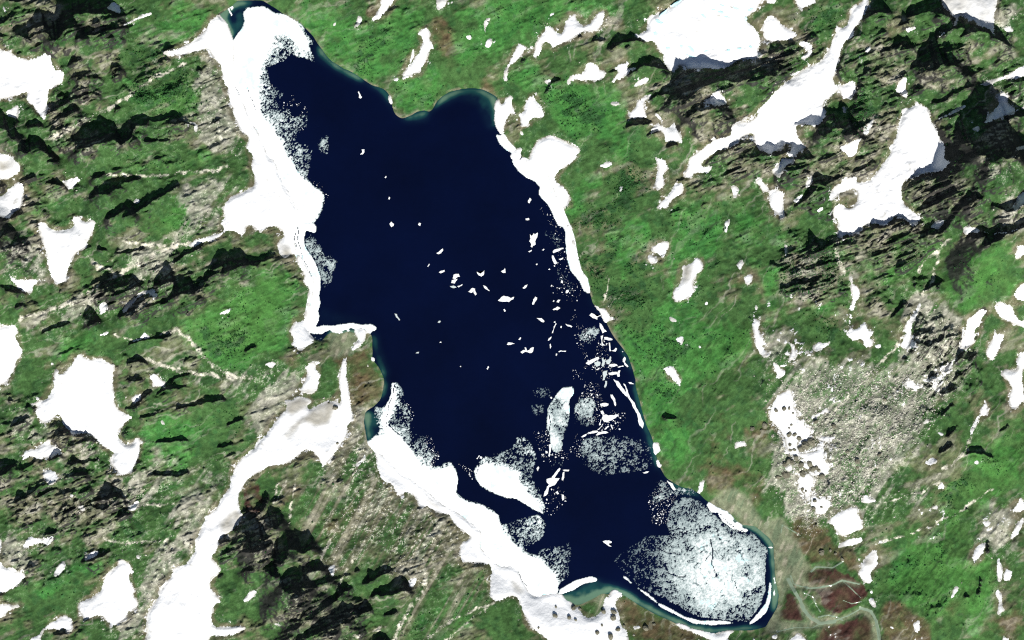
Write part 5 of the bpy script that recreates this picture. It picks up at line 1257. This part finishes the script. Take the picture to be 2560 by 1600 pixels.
for name_l in ("7;@33 190,940 250,1050 300,1130 330,1220 400,1300 490,1350 620,1330",
               "6;@33 860,1200 960,1230 1010,1320 1030,1420 1045,1530",
               "3.5;@33 400,860 450,815 600,822 700,760",
               "2.5;@33 210,900 240,980 300,1000 380,1010", "2.5;@33 330,1060 420,1100 450,1180 490,1240", "2.5;@33 470,1290 560,1270 650,1290 700,1320",
               "2.2;@33 700,1130 780,1160 870,1140", "2.2;@33 500,1340 420,1390 250,1390 80,1430", "2;@33 120,500 130,420 300,520", "2.5;@33 880,1200 740,1280 620,1320", "2;@33 690,940 800,1040 860,1100",
               "3.5;@33 360,1020 480,1010 600,985 690,940 850,975"):
    w, poly = name_l.split(';')
    f = zeros(); stroke(f, pts(poly), float(w) * 1.2)
    f = f - .5 + .25 * N_fine
    jj, ii = np.where(f > 0)
    j0, j1, i0, i1 = jj.min() - 3, jj.max() + 4, ii.min() - 3, ii.max() + 4
    fs = f[j0:j1, i0:i1]
    z = Z[j0:j1, i0:i1] + np.clip(fs * .8, -.6, .35)
    k = fs > -.35
    cells = k[:-1, :-1] | k[1:, :-1] | k[:-1, 1:] | k[1:, 1:]
    tag(grid_object('stream', j0, i0, z, cells, {}, M_stream), kind='structure')

# ---------------------------------------------------------------- snow
crack = zeros()
for l in lines(CRACKS):
    w, poly = l.split(';')
    p = pts(poly)
    # wander
    q = [p[0]]
    rr = random.Random(len(poly))
    for a in range(len(p) - 1):
        n = max(2, int(np.hypot(*(p[a + 1] - p[a])) / 7))
        for t in range(1, n + 1):
            v = p[a] + (p[a + 1] - p[a]) * t / n
            q.append(v + np.array([rr.uniform(-1.6, 1.6), rr.uniform(-1.6, 1.6)]))
    stroke(crack, np.array(q), float(w))
def Zgrid(x, y):
    i = np.clip(np.searchsorted(XS, x) - 1, 0, GX - 2); j = np.clip(np.searchsorted(YS, y) - 1, 0, GY - 2)
    return np.maximum(np.maximum(Z[j, i], Z[j, i + 1]), np.maximum(Z[j + 1, i], Z[j + 1, i + 1]))
def hills_at(x, y, g=None):
    g = hills if g is None else g
    i = np.clip(np.searchsorted(XS, x), 0, GX - 1); j = np.clip(np.searchsorted(YS, y), 0, GY - 1)
    return g[j, i]
POOLS = [(1545, 40, 120, 26, 35), (1430, 130, 100, 22, 38), (1385, 212, 80, 30, -25), (1352, 325, 50, 40, -30), (1600, 445, 30, 34, 0),
         (1690, 470, 80, 28, -48), (1470, 465, 46, 30, 10), (1830, 490, 60, 18, 25), (2145, 465, 40, 20, 0), (2250, 452, 36, 24, -40),
         (2042, 482, 34, 22, 10), (1690, 538, 110, 12, -18), (1980, 62, 40, 18, -20), (2245, 105, 60, 28, 20), (2110, 90, 70, 24, -25),
         (1968, 125, 60, 26, -20), (1808, 160, 60, 24, -35), (2025, 172, 60, 14, -10), (1900, 100, 34, 16, 0), (2200, 190, 30, 40, -20)]
dirty = zeros()
for poly in ("@12 480,900 520,860 600,790 700,755 770,780 720,900 690,980 560,1010 520,980 440,960 330,1120 260,1120 300,1030 420,930",
             "@12 270,760 350,760 420,730 530,760 480,830 350,900 280,860", "@12 420,660 590,640 530,720 450,700",
             "@03 2080,400 2230,260 2300,330 2200,480 2120,520", "@21 1610,1000 1720,980 1700,1060 1680,1150 1580,1200 1610,1100",
             "@01 430,590 530,590 540,680 500,640", "@01 830,740 870,720 850,790 810,770", "@11 200,800 300,790 350,860 290,930 220,890",
             "@00 1640,490 1900,350 1940,310 1900,370 1750,450", "@01 0,0 170,0 180,60 60,110 0,100", "@33 880,730 1000,690 980,800 900,800",
             "@13 1570,170 1650,190 1760,270 1700,280", "@23 -20,930 60,960 120,1060 40,1080", "@33 960,640 1020,660 1010,720 950,760"):
    stamp(dirty, pts(poly))
dirty = blur(dirty, 2)
big_snow = 0
for lab, opt, p in snow_l:
    m, j0, i0 = fill(p)
    h, w = m.shape
    sl = np.s_[j0:j0 + h, i0:i0 + w]
    m = np.maximum(m, ((blur(m, 2) > .10) & (lake[sl] > .12)).astype(np.float32))
    area = m.sum() * CELL * CELL
    r = 1
    f = blur(m, r) - .5
    nz = .46 * N_fine[sl] + .30 * N_f2[sl] + .30 * N_med[sl] + .8 * (N_white[sl] - .5)
    if area < 900: nz = nz * .55
    f = f + nz * (1 - np.abs(2 * blur(m, 3) - 1))
    # bare stones melt out near stony rims
    f = f - .55 * ramp(N_white[sl] + .5 * N_fine[sl], .93, 1.3) * (1 - ramp(blur(m, 5), .55, .95))
    d = dirty[sl] * (.75 + .4 * N_med[sl])
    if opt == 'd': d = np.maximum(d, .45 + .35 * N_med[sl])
    pl = np.zeros_like(f)
    if opt == 'p':
        d = np.maximum(d, .9 * ramp(aniso(XX[sl], YY[sl], -.25, 26, 5, 2, 95), .72, .95) * ramp(N_big[sl], -.4, .2))
    d = np.maximum(d, ramp(N_med[sl] + .5 * N_fine[sl], .95, 1.2) * .5)
    f = f - .8 * crack[sl] * (lake[sl] > .03)
    rim = (1 - ramp(blur(m, 2), .55, .98)) * ramp(N_f2[sl] + .6 * N_fine[sl], -.5, .4)
    d = np.maximum(d, .75 * rim)
    z = np.maximum(Z[sl], np.where(m > .5, .05, -9)) + np.clip(f * 3.2, -1.0, 1.3) + ramp(blur(m, 4), .6, 1.0) * np.maximum(0, 3.2 + .9 * N_med[sl] + .5 * N_f2[sl] + 2.2 * hills[sl])
    k = f > -.28
    cells = k[:-1, :-1] | k[1:, :-1] | k[:-1, 1:] | k[1:, 1:]
    if cells.sum() < 2: print('EMPTY SNOW', lab); continue
    name = 'frozen_tarn' if opt == 'p' else ('snow_bank' if 'bank' in lab.split(' of ')[0] else ('snowfield' if 'snowfield' in ' '.join(lab.split()[:4]) else 'snow_patch'))
    o = grid_object(name, j0, i0, z, cells, {'dirt': np.clip(d, 0, 1), 'pool': pl}, M_snow)
    tag(o, lab, {'frozen_tarn': 'frozen tarn', 'snow_bank': 'snow bank', 'snowfield': 'snowfield'}.get(name, 'snow patch'),
        'snow left on the slopes around the lake')
    if opt == 'p':
        for k, (px, py, ln, wd, an) in enumerate(POOLS):
            c0 = pts('@20 %g,%g' % (px, py))[0]
            rq = random.Random(k)
            n = 14
            ang = np.arange(n) / n * 2 * math.pi
            rad_ = np.array([rq.uniform(.75, 1.15) for _ in range(n)])
            u = np.cos(ang) * ln * .5 * .2646 * rad_; v = np.sin(ang) * wd * .5 * .2646 * rad_
            an = math.radians(an)
            X = c0[0] + u * math.cos(an) - v * math.sin(an); Y = c0[1] + u * math.sin(an) + v * math.cos(an)
            zt = Zgrid(X, Y) + 1.7 + np.maximum(0, 3.2 + 2.2 * hills_at(X, Y) + .9 * hills_at(X, Y, N_med) + .5 * hills_at(X, Y, N_f2))
            X = np.append(X, c0[0]); Y = np.append(Y, c0[1]); zt = np.append(zt, zt.mean())
            q = np.array([(i, (i + 1) % n, n) for i in range(n)])
            co = np.stack([X, Y, zt], 1)
            lowr = co[:n].copy(); lowr[:, 2] -= 2.0
            co = np.concatenate([co, lowr])
            q = np.concatenate([q, [(i, n + 1 + i, (i + 1) % n) for i in range(n)], [((i + 1) % n, n + 1 + i, n + 1 + (i + 1) % n) for i in range(n)]])
            po = raw_object('melt_pool', co, q, {}, M_pool, smooth=False)
            po.parent = o

# crumbs of snow around the patches, too many to count
lone = zeros()
for poly in ("@F 1800,700 1960,720 2080,760 2280,880 2150,1000 2050,1180 1960,1260 1880,1200 1830,1050 1800,880",
             "@33 430,1380 1010,1300 1300,1320 1500,1540 430,1540", "@23 1480,1340 2419,1430 2419,1540 1900,1540",
             "@33 1300,200 2000,250 2300,300 2250,520 1700,420 1500,700", "@12 250,300 700,250 700,760 300,760", "@22 1080,280 1190,260 1280,900 1180,820"):
    stamp(lone, pts(poly), .72)
lone = blur(lone, 6)
near = np.clip(blur(snowall, 5) * 1.3, 0, .6) * (1 - snowall)
wgt = np.clip(near * (.42 + .5 * np.clip(cov['scree'] + cov['rock'] * .6, 0, 1)) + lone * .34 * ramp(N_p, -.3, .4), 0, 1) * ramp(lake2, .2, .02)
f = wgt * 1.25 + .30 * N_fine + .42 * (N_white - .5) + .28 * N_f2 - .60
f = np.where(wgt < .03, -1, f)
f[:b0] = -1; f[b1:] = -1; f[:, :a0] = -1; f[:, a1:] = -1
k = f > -.02
cells = k[:-1, :-1] | k[1:, :-1] | k[:-1, 1:] | k[1:, 1:]
o = grid_object('snow_crumbs', 0, 0, Z + np.clip(f * 3.0, -1.0, .5), cells, {'dirt': np.clip(.35 - f, 0, .5), 'pool': zeros()}, M_snow)
tag(o, 'scattered crumbs of melting snow on stony ground', 'snow crumbs', kind='stuff')

# ---------------------------------------------------------------- lake ice
U = fbm(XX, YY, 6, 2, 101, .8) * .40 + (N_white - .5) * 1.0 + .30 * N_f2
U = np.argsort(np.argsort(U[b0:b1, a0:a1].ravel())).reshape(R, C) / float(R * C)     # even spread 0..1
Un = zeros(); Un[b0:b1, a0:a1] = U
Ub = fbm(XX, YY, 60, 3, 105)
for l in lines(ICE):
    parts = l.split(';')
    lab, opt, outer = parts[0].strip(), parts[1].strip(), pts(parts[2])
    m, j0, i0 = fill(outer)
    h, w = m.shape
    sl = np.s_[j0:j0 + h, i0:i0 + w]
    m = np.maximum(m, ((blur(m, 2) > .06) & (lake[sl] < .85)).astype(np.float32))
    if opt.startswith('r'):
        val = float(opt[1:]) / 100
        D = np.clip(val * (1 + .55 * Ub[sl] + .3 * N_med[sl]), 0, 1.02) * ramp(blur(m, 4) + .22 * N_med[sl] + .22 * N_f2[sl], .18, .75 if val < .7 else .5)
        D = D * 1.25
    else:
        mc, jc, ic = fill(pts(parts[3]))
        core = np.zeros_like(m)
        jj0, ii0 = max(j0, jc), max(i0, ic); jj1, ii1 = min(j0 + h, jc + mc.shape[0]), min(i0 + w, ic + mc.shape[1])
        core[jj0 - j0:jj1 - j0, ii0 - i0:ii1 - i0] = mc[jj0 - jc:jj1 - jc, ii0 - ic:ii1 - ic]
        core = np.maximum(core, ((blur(core, 2) > .06) & (lake[sl] < .85)).astype(np.float32))
        if opt == 's':
            bc = blur(core, 5)
            D = np.maximum(core * (.95 + .75 * blur(core, 4)), .50 + .30 * Ub[sl] + .75 * bc) * ramp(blur(m, 2), .2, .6)
        elif opt == 'v':
            bc = blur(core, 26)
            vein = ramp(1 - np.abs(fbm(XX[sl], YY[sl], 42, 4, 109, .6)), .93, 1.0)
            D = (.37 + .74 * bc + .12 * Ub[sl] + .10 * N_med[sl]) * ramp(blur(m, 1), .3, .7) - .45 * vein
        else:
            D = ramp(blur(m, 1), .2, .55) * 1.5
    f = D - Un[sl] * .98 - .02
    f = f - 1.3 * crack[sl]
    f = np.where(blur(m, 1) < .15, -.6, f)
    z = np.clip(f * 1.8, -.8, .55).astype(np.float32)
    z = np.where(f > 0, z + .12, z) + np.where(f > .3, .1 * N_med[sl], 0)
    if opt == 'v': wet_ = 1 - ramp(.42 * f + .58 * (D - .45), -.12, .92)
    elif opt.startswith('r'): wet_ = 1 - ramp(.5 * f + .5 * (D - .25), -.08, .90)
    else: wet_ = 1 - ramp(.6 * f + .4 * (D - .4), -.04, .50)
    k = f > 0
    cells = k[:-1, :-1] | k[1:, :-1] | k[:-1, 1:] | k[1:, 1:]
    pl = ramp(N_med[sl] + .6 * N_fine[sl], .62, .9) * ramp(D, .9, 1.0) * .8
    pl = np.maximum(pl, 0)
    name = 'slush_patch' if 'slush' in lab or 'rotten' in lab else ('ice_shelf' if 'shelf' in lab.split(' of ')[0] and 'off the' not in lab else 'ice_sheet')
    o = grid_object(name, j0, i0, z, cells, {'wet': wet_, 'pool': pl}, M_ice)
    tag(o, lab, {'slush_patch': 'slush', 'ice_shelf': 'ice shelf'}.get(name, 'ice sheet'), 'melting ice of the lake')

def ragged_poly(p, rnd, amp=.10):
    for it in range(2):
        q = []
        n = len(p)
        for a in range(n):
            u, v = p[a], p[(a + 1) % n]
            d = v - u
            L_ = np.hypot(*d)
            q.append(u)
            if L_ > 2.2:
                q.append((u + v) / 2 + np.array([-d[1], d[0]]) * rnd.uniform(-amp, amp))
        p = np.array(q)
    return p
M_floe_attr = {}
for n_, l in enumerate(lines(FLOES)):
    lab, poly = l.split(';')
    p = ragged_poly(pts(poly), random.Random(n_ * 7 + 1))
    c0 = p.mean(0)
    area2 = sum(p[a - 1][0] * p[a][1] - p[a][0] * p[a - 1][1] for a in range(len(p)))
    if area2 < 0: p = p[::-1]
    rel = p - c0
    size = np.hypot(rel[:, 0], rel[:, 1]).mean()
    top = .35 + min(.5, size * .03)
    bm = bmesh.new()
    lo = [bm.verts.new((x, y, -1.2)) for x, y in rel]
    mid = [bm.verts.new((x, y, top * .55)) for x, y in rel]
    hi = [bm.verts.new((x * .93, y * .93, top)) for x, y in rel]
    n = len(rel)
    for a in range(n):
        b = (a + 1) % n
        bm.faces.new((lo[a], lo[b], mid[b], mid[a]))
        bm.faces.new((mid[a], mid[b], hi[b], hi[a]))
    f1 = bm.faces.new(hi); f2 = bm.faces.new(lo[::-1])
    bmesh.ops.triangulate(bm, faces=[f1, f2])
    me = bpy.data.meshes.new('ice_floe'); bm.to_mesh(me); bm.free()
    at = me.attributes.new('wet', 'FLOAT', 'POINT')
    wv = .38 if 'grey' in lab or 'crumbled' in lab else .03
    at.data.foreach_set('value', np.full(len(me.vertices), wv, np.float32))
    me.materials.append(M_ice)
    o = bpy.data.objects.new('ice_floe', me)
    o.location = (c0[0], c0[1], 0)
    COL.objects.link(o)
    tag(o, lab, 'ice floe', 'ice floes drifting on the lake')

# brash: crumbs of ice nobody could count
BR = [("@21 250,450 330,430 480,650 500,850 620,1130 700,1300 600,1512 450,1512 380,1250 420,1050 330,850", 280),
      ("@22 560,40 850,20 1000,200 1120,400 1100,520 850,560 700,420 620,250", 520),
      ("@22 150,620 400,620 330,900 160,900", 260), ("@22 700,580 820,600 860,760 820,960 700,1020 560,1010 600,800", 500),
      ("@22 200,1050 640,1040 700,1150 640,1300 300,1350", 420), ("@22 940,860 1080,880 1080,960 940,1060 700,1080", 200),
      ("@23 350,0 520,10 510,200 380,350 300,300", 130), ("@23 1280,160 1480,0 1560,150 1480,420 1330,430", 500),
      ("@10 140,800 300,850 520,1050 500,1200 380,1260", 120), ("@12 1350,620 1500,900 1480,1060 1650,1100 1740,1290 1650,1420", 300),
      ("@11 500,150 620,220 700,380 650,420", 40), ("@12 1900,1350 2050,1420 2050,1512", 60), ("@22 560,480 720,420 700,560 570,580", 50)]
rr = np.random.RandomState(23)
bx, by, bs = [], [], []
for poly, n in BR:
    n = int(n * .55)
    m, j0, i0 = fill(pts(poly))
    jj, ii = np.where((m > 0) & (lake[j0:j0 + m.shape[0], i0:i0 + m.shape[1]] > .9) & (Ub[j0:j0 + m.shape[0], i0:i0 + m.shape[1]] > -.25))
    pick = rr.randint(0, len(jj), n)
    bx.append(XS[ii[pick] + i0] + rr.uniform(-1, 1, n)); by.append(YS[jj[pick] + j0] + rr.uniform(-1, 1, n))
    bs.append(.30 + 1.3 * rr.rand(n) ** 4)
bx, by, bs = map(np.concatenate, (bx, by, bs))
def scatter(name, x, y, z, s, sz, colors, material, flatk, seed, attr='albedo', jit=.35):
    """many little eight-faced lumps as one mesh"""
    rr = np.random.RandomState(seed)
    oc = np.array([(1, 0, 0), (0, 1, 0), (-1, 0, 0), (0, -1, 0), (0, 0, 1), (0, 0, -.7)], np.float32)
    fc = np.array([(0, 1, 4), (1, 2, 4), (2, 3, 4), (3, 0, 4), (1, 0, 5), (2, 1, 5), (3, 2, 5), (0, 3, 5)])
    n = len(x)
    v = np.repeat(oc[None], n, 0) * (1 + jit * (rr.rand(n, 6, 1) * 2 - 1)) + jit * .5 * (rr.rand(n, 6, 3) - .5)
    ang = rr.rand(n) * 6.283
    el = 1 + .6 * rr.rand(n)
    vx = v[..., 0] * el[:, None]; vy = v[..., 1]
    X = (vx * np.cos(ang)[:, None] - vy * np.sin(ang)[:, None]) * s[:, None] + x[:, None]
    Y = (vx * np.sin(ang)[:, None] + vy * np.cos(ang)[:, None]) * s[:, None] + y[:, None]
    Zz = v[..., 2] * (s * sz)[:, None] * flatk + z[:, None]
    co = np.stack([X, Y, Zz], -1).reshape(-1, 3)
    q = (fc[None] + (np.arange(n) * 6)[:, None, None]).reshape(-1, 3)
    at = {attr: np.repeat(colors, 6, 0)} if colors is not None else {}
    return raw_object(name, co, q, at, material, smooth=False)
brash = scatter('brash_ice', bx, by, np.full(len(bx), .05), bs, .3, None, M_ice, 1.0, 5)
tag(brash, 'countless crumbs of drifting ice along the eastern water', 'brash ice', kind='stuff')

# ---------------------------------------------------------------- boulders, stones and scrub
def ground_z(x, y):
    i = np.clip(np.searchsorted(XS, x) - 1, 0, GX - 2); j = np.clip(np.searchsorted(YS, y) - 1, 0, GY - 2)
    fx = (x - XS[i]) / (XS[i + 1] - XS[i]); fy = (y - YS[j]) / (YS[j + 1] - YS[j])
    return (Z[j, i] * (1 - fx) + Z[j, i + 1] * fx) * (1 - fy) + (Z[j + 1, i] * (1 - fx) + Z[j + 1, i + 1] * fx) * fy

snow_b4 = ramp(blur(snowall, 4), .6, 1.0)
bmeshes = []
for k in range(7):
    bm = bmesh.new()
    bmesh.ops.create_icosphere(bm, subdivisions=3, radius=1.0)
    for v in bm.verts:
        d = v.co.normalized()
        # chipped planes
        rad = 1.0
        rq = random.Random(k)
        for _ in range(11):
            nn = Vector((rq.uniform(-1, 1), rq.uniform(-1, 1), rq.uniform(-.3, 1))).normalized()
            c_ = d.dot(nn)
            if c_ > .05: rad = min(rad, rq.uniform(.66, .95) / c_)
        rad *= 1 + .08 * mnoise.noise(d * 3 + Vector((k * 7, 0, 0)))
        v.co = Vector((d.x * 1.12, d.y * .92, d.z * .75)) * rad
    me = bpy.data.meshes.new('boulder'); bm.to_mesh(me); bm.free()
    nv = len(me.vertices)
    at = me.attributes.new('albedo', 'FLOAT_COLOR', 'POINT')
    cc = np.ones((nv, 4), np.float32)
    cc[:, :3] = np.array((.125, .12, .088)) * (.8 + .35 * random.Random(k + 50).random()) * (1 + .25 * (np.random.RandomState(k).rand(nv, 1) - .5))
    at.data.foreach_set('color', cc.ravel())
    me.materials.append(M_rocks)
    bmeshes.append(me)
BL = {'32': ('among the grey ones scattered over the boulder-pocked snowfield', 'boulders in the pocked snowfield'),
      '33': ('of those between the snow tongue and the brown delta', 'boulders above the delta'),
      '23': ('of those melted out of the bouldery south shore snow', 'boulders of the south shore apron'),
      '22': ('on the brown flat left of the pocked snowfield', 'boulders on the brown flat'),
      '12': ('in the dirty snow at the head of the great corridor', 'boulders in the corridor snow')}
BS = {('32', 400, 1150): 'largest dark-sided boulder in the middle of the boulder-pocked snowfield',
      ('32', 160, 1450): 'large boulder at the lower left end of the boulder-pocked snowfield',
      ('33', 500, 680): 'pale angular boulder on the moss right of the silt delta',
      ('23', 930, 1480): 'widest boulder at the bottom edge of the south shore apron',
      ('22', 2380, 990): 'largest boulder at the left tip of the pocked snowfield',
      ('32', 610, 1000): 'dark boulder beside the green patch at the boulder field centre',
      ('32', 440, 960): 'black-sided boulder at the right rim of the pocked snowfield'}
ORD = ('first second third fourth fifth sixth seventh eighth ninth tenth eleventh twelfth thirteenth fourteenth fifteenth sixteenth '
       'seventeenth eighteenth nineteenth twentieth').split()
def nth(k):
    return ORD[k] if k < 20 else {20: 'twenty-first', 21: 'twenty-second'}.get(k, None)
rank = {}
for l in lines(BOULDERS):
    tk = l.split()
    xs_ = sorted(((float(t.split(',')[0]), t) for t in tk[1:] if (tk[0], int(t.split(',')[0]), int(t.split(',')[1])) not in BS))
    for k, (x_, t) in enumerate(xs_):
        back = len(xs_) - 1 - k
        rank[tk[0], t] = ('%s boulder from the left' % nth(k)) if k <= back else ('%s boulder from the right' % nth(back))
rb = random.Random(3)
n_ = 0
for l in lines(BOULDERS):
    tk = l.split()
    for t in tk[1:]:
        x, y, r = map(float, t.split(','))
        p = pts('@%s %g,%g' % (tk[0], x, y))[0]
        o = bpy.data.objects.new('boulder', bmeshes[n_ % 7])
        rad = r * 640 / 2419 * 1.12
        z = float(ground_z(np.array([p[0]]), np.array([p[1]]))[0])
        deep_snow = float(hills_at(np.array([p[0]]), np.array([p[1]]), snow_b4)[0])
        z += 3.4 * deep_snow
        o.location = (p[0], p[1], z + .25 * rad)
        o.scale = (rad, rad * rb.uniform(.85, 1.1), rad * rb.uniform(.8, 1.05))
        o.rotation_euler = (0, 0, rb.uniform(0, 6.28))
        COL.objects.link(o)
        lab, grp = BL[tk[0]]
        one = BS.get((tk[0], int(x), int(y)))
        tag(o, one or rank[tk[0], t] + ' ' + lab, 'boulder', grp)
        n_ += 1

rr = np.random.RandomState(41)
def pick(weight, n):
    w = weight[b0:b1, a0:a1].astype(np.float64).ravel()
    c = np.cumsum(w); u = rr.rand(n) * c[-1]
    k = np.searchsorted(c, u)
    j, i = np.divmod(k, C)
    return XS[i + a0] + rr.uniform(-1, 1, n), YS[j + b0] + rr.uniform(-1, 1, n)
dry = ramp(lake2, .3, .05) * (1 - ramp(shadeblur, .3, .7) * .7)
boul = zeros()
stamp(boul, pts("@F 1835,930 1900,880 2150,870 2270,880 2200,980 2080,1120 1990,1210 1890,1250 1850,1150 1830,1030")); boul = blur(boul, 8)
wst = (cov['scree'] ** 2 * (.4 + ramp(N_med, -.2, .5)) + 2.2 * boul + .6 * path + .05 * halo) * dry * (1 - .8 * cov['silt']) * (1 - .9 * ramp(snow_soft, .55, .9))
x, y = pick(wst, 15000)
s = .7 + 2.0 * rr.rand(len(x)) ** 4
g = (.20 + .30 * rr.rand(len(x)) ** 1.5)[:, None] * np.array((1.0, .97, .82))
st = scatter('scree_stones', x, y, ground_z(x, y) + .15 * s, s, .8, g.astype(np.float32), M_rocks, 1.0, 6)
tag(st, 'loose pale stones strewn over the scree slopes and boulder field', 'stones', kind='stuff')
wsh = (cov['shrub'] * 1.6 * (.3 + ramp(N_med, -.1, .5)) + cov['lush'] * .30 * ramp(N_med + .6 * N_fine, .2, .8) + .05 * cov['rock']) * dry * (1 - ramp(snow_soft, .25, .5)) * (1 - cov['silt']) * (1 - np.clip(cov['plum'] + cov['brown'], 0, 1))
x, y = pick(wsh, 15000)
s = .7 + 1.6 * rr.rand(len(x)) ** 3
g = (.7 + .8 * rr.rand(len(x)))[:, None] * np.array((.018, .062, .017))
sc_ = scatter('alder_scrub', x, y, ground_z(x, y) + .3 * s, s, 1.0, g.astype(np.float32), M_scrub, 1.0, 9, jit=.5)
tag(sc_, 'low dark green scrub dotted over the meadows', 'scrub', kind='stuff')
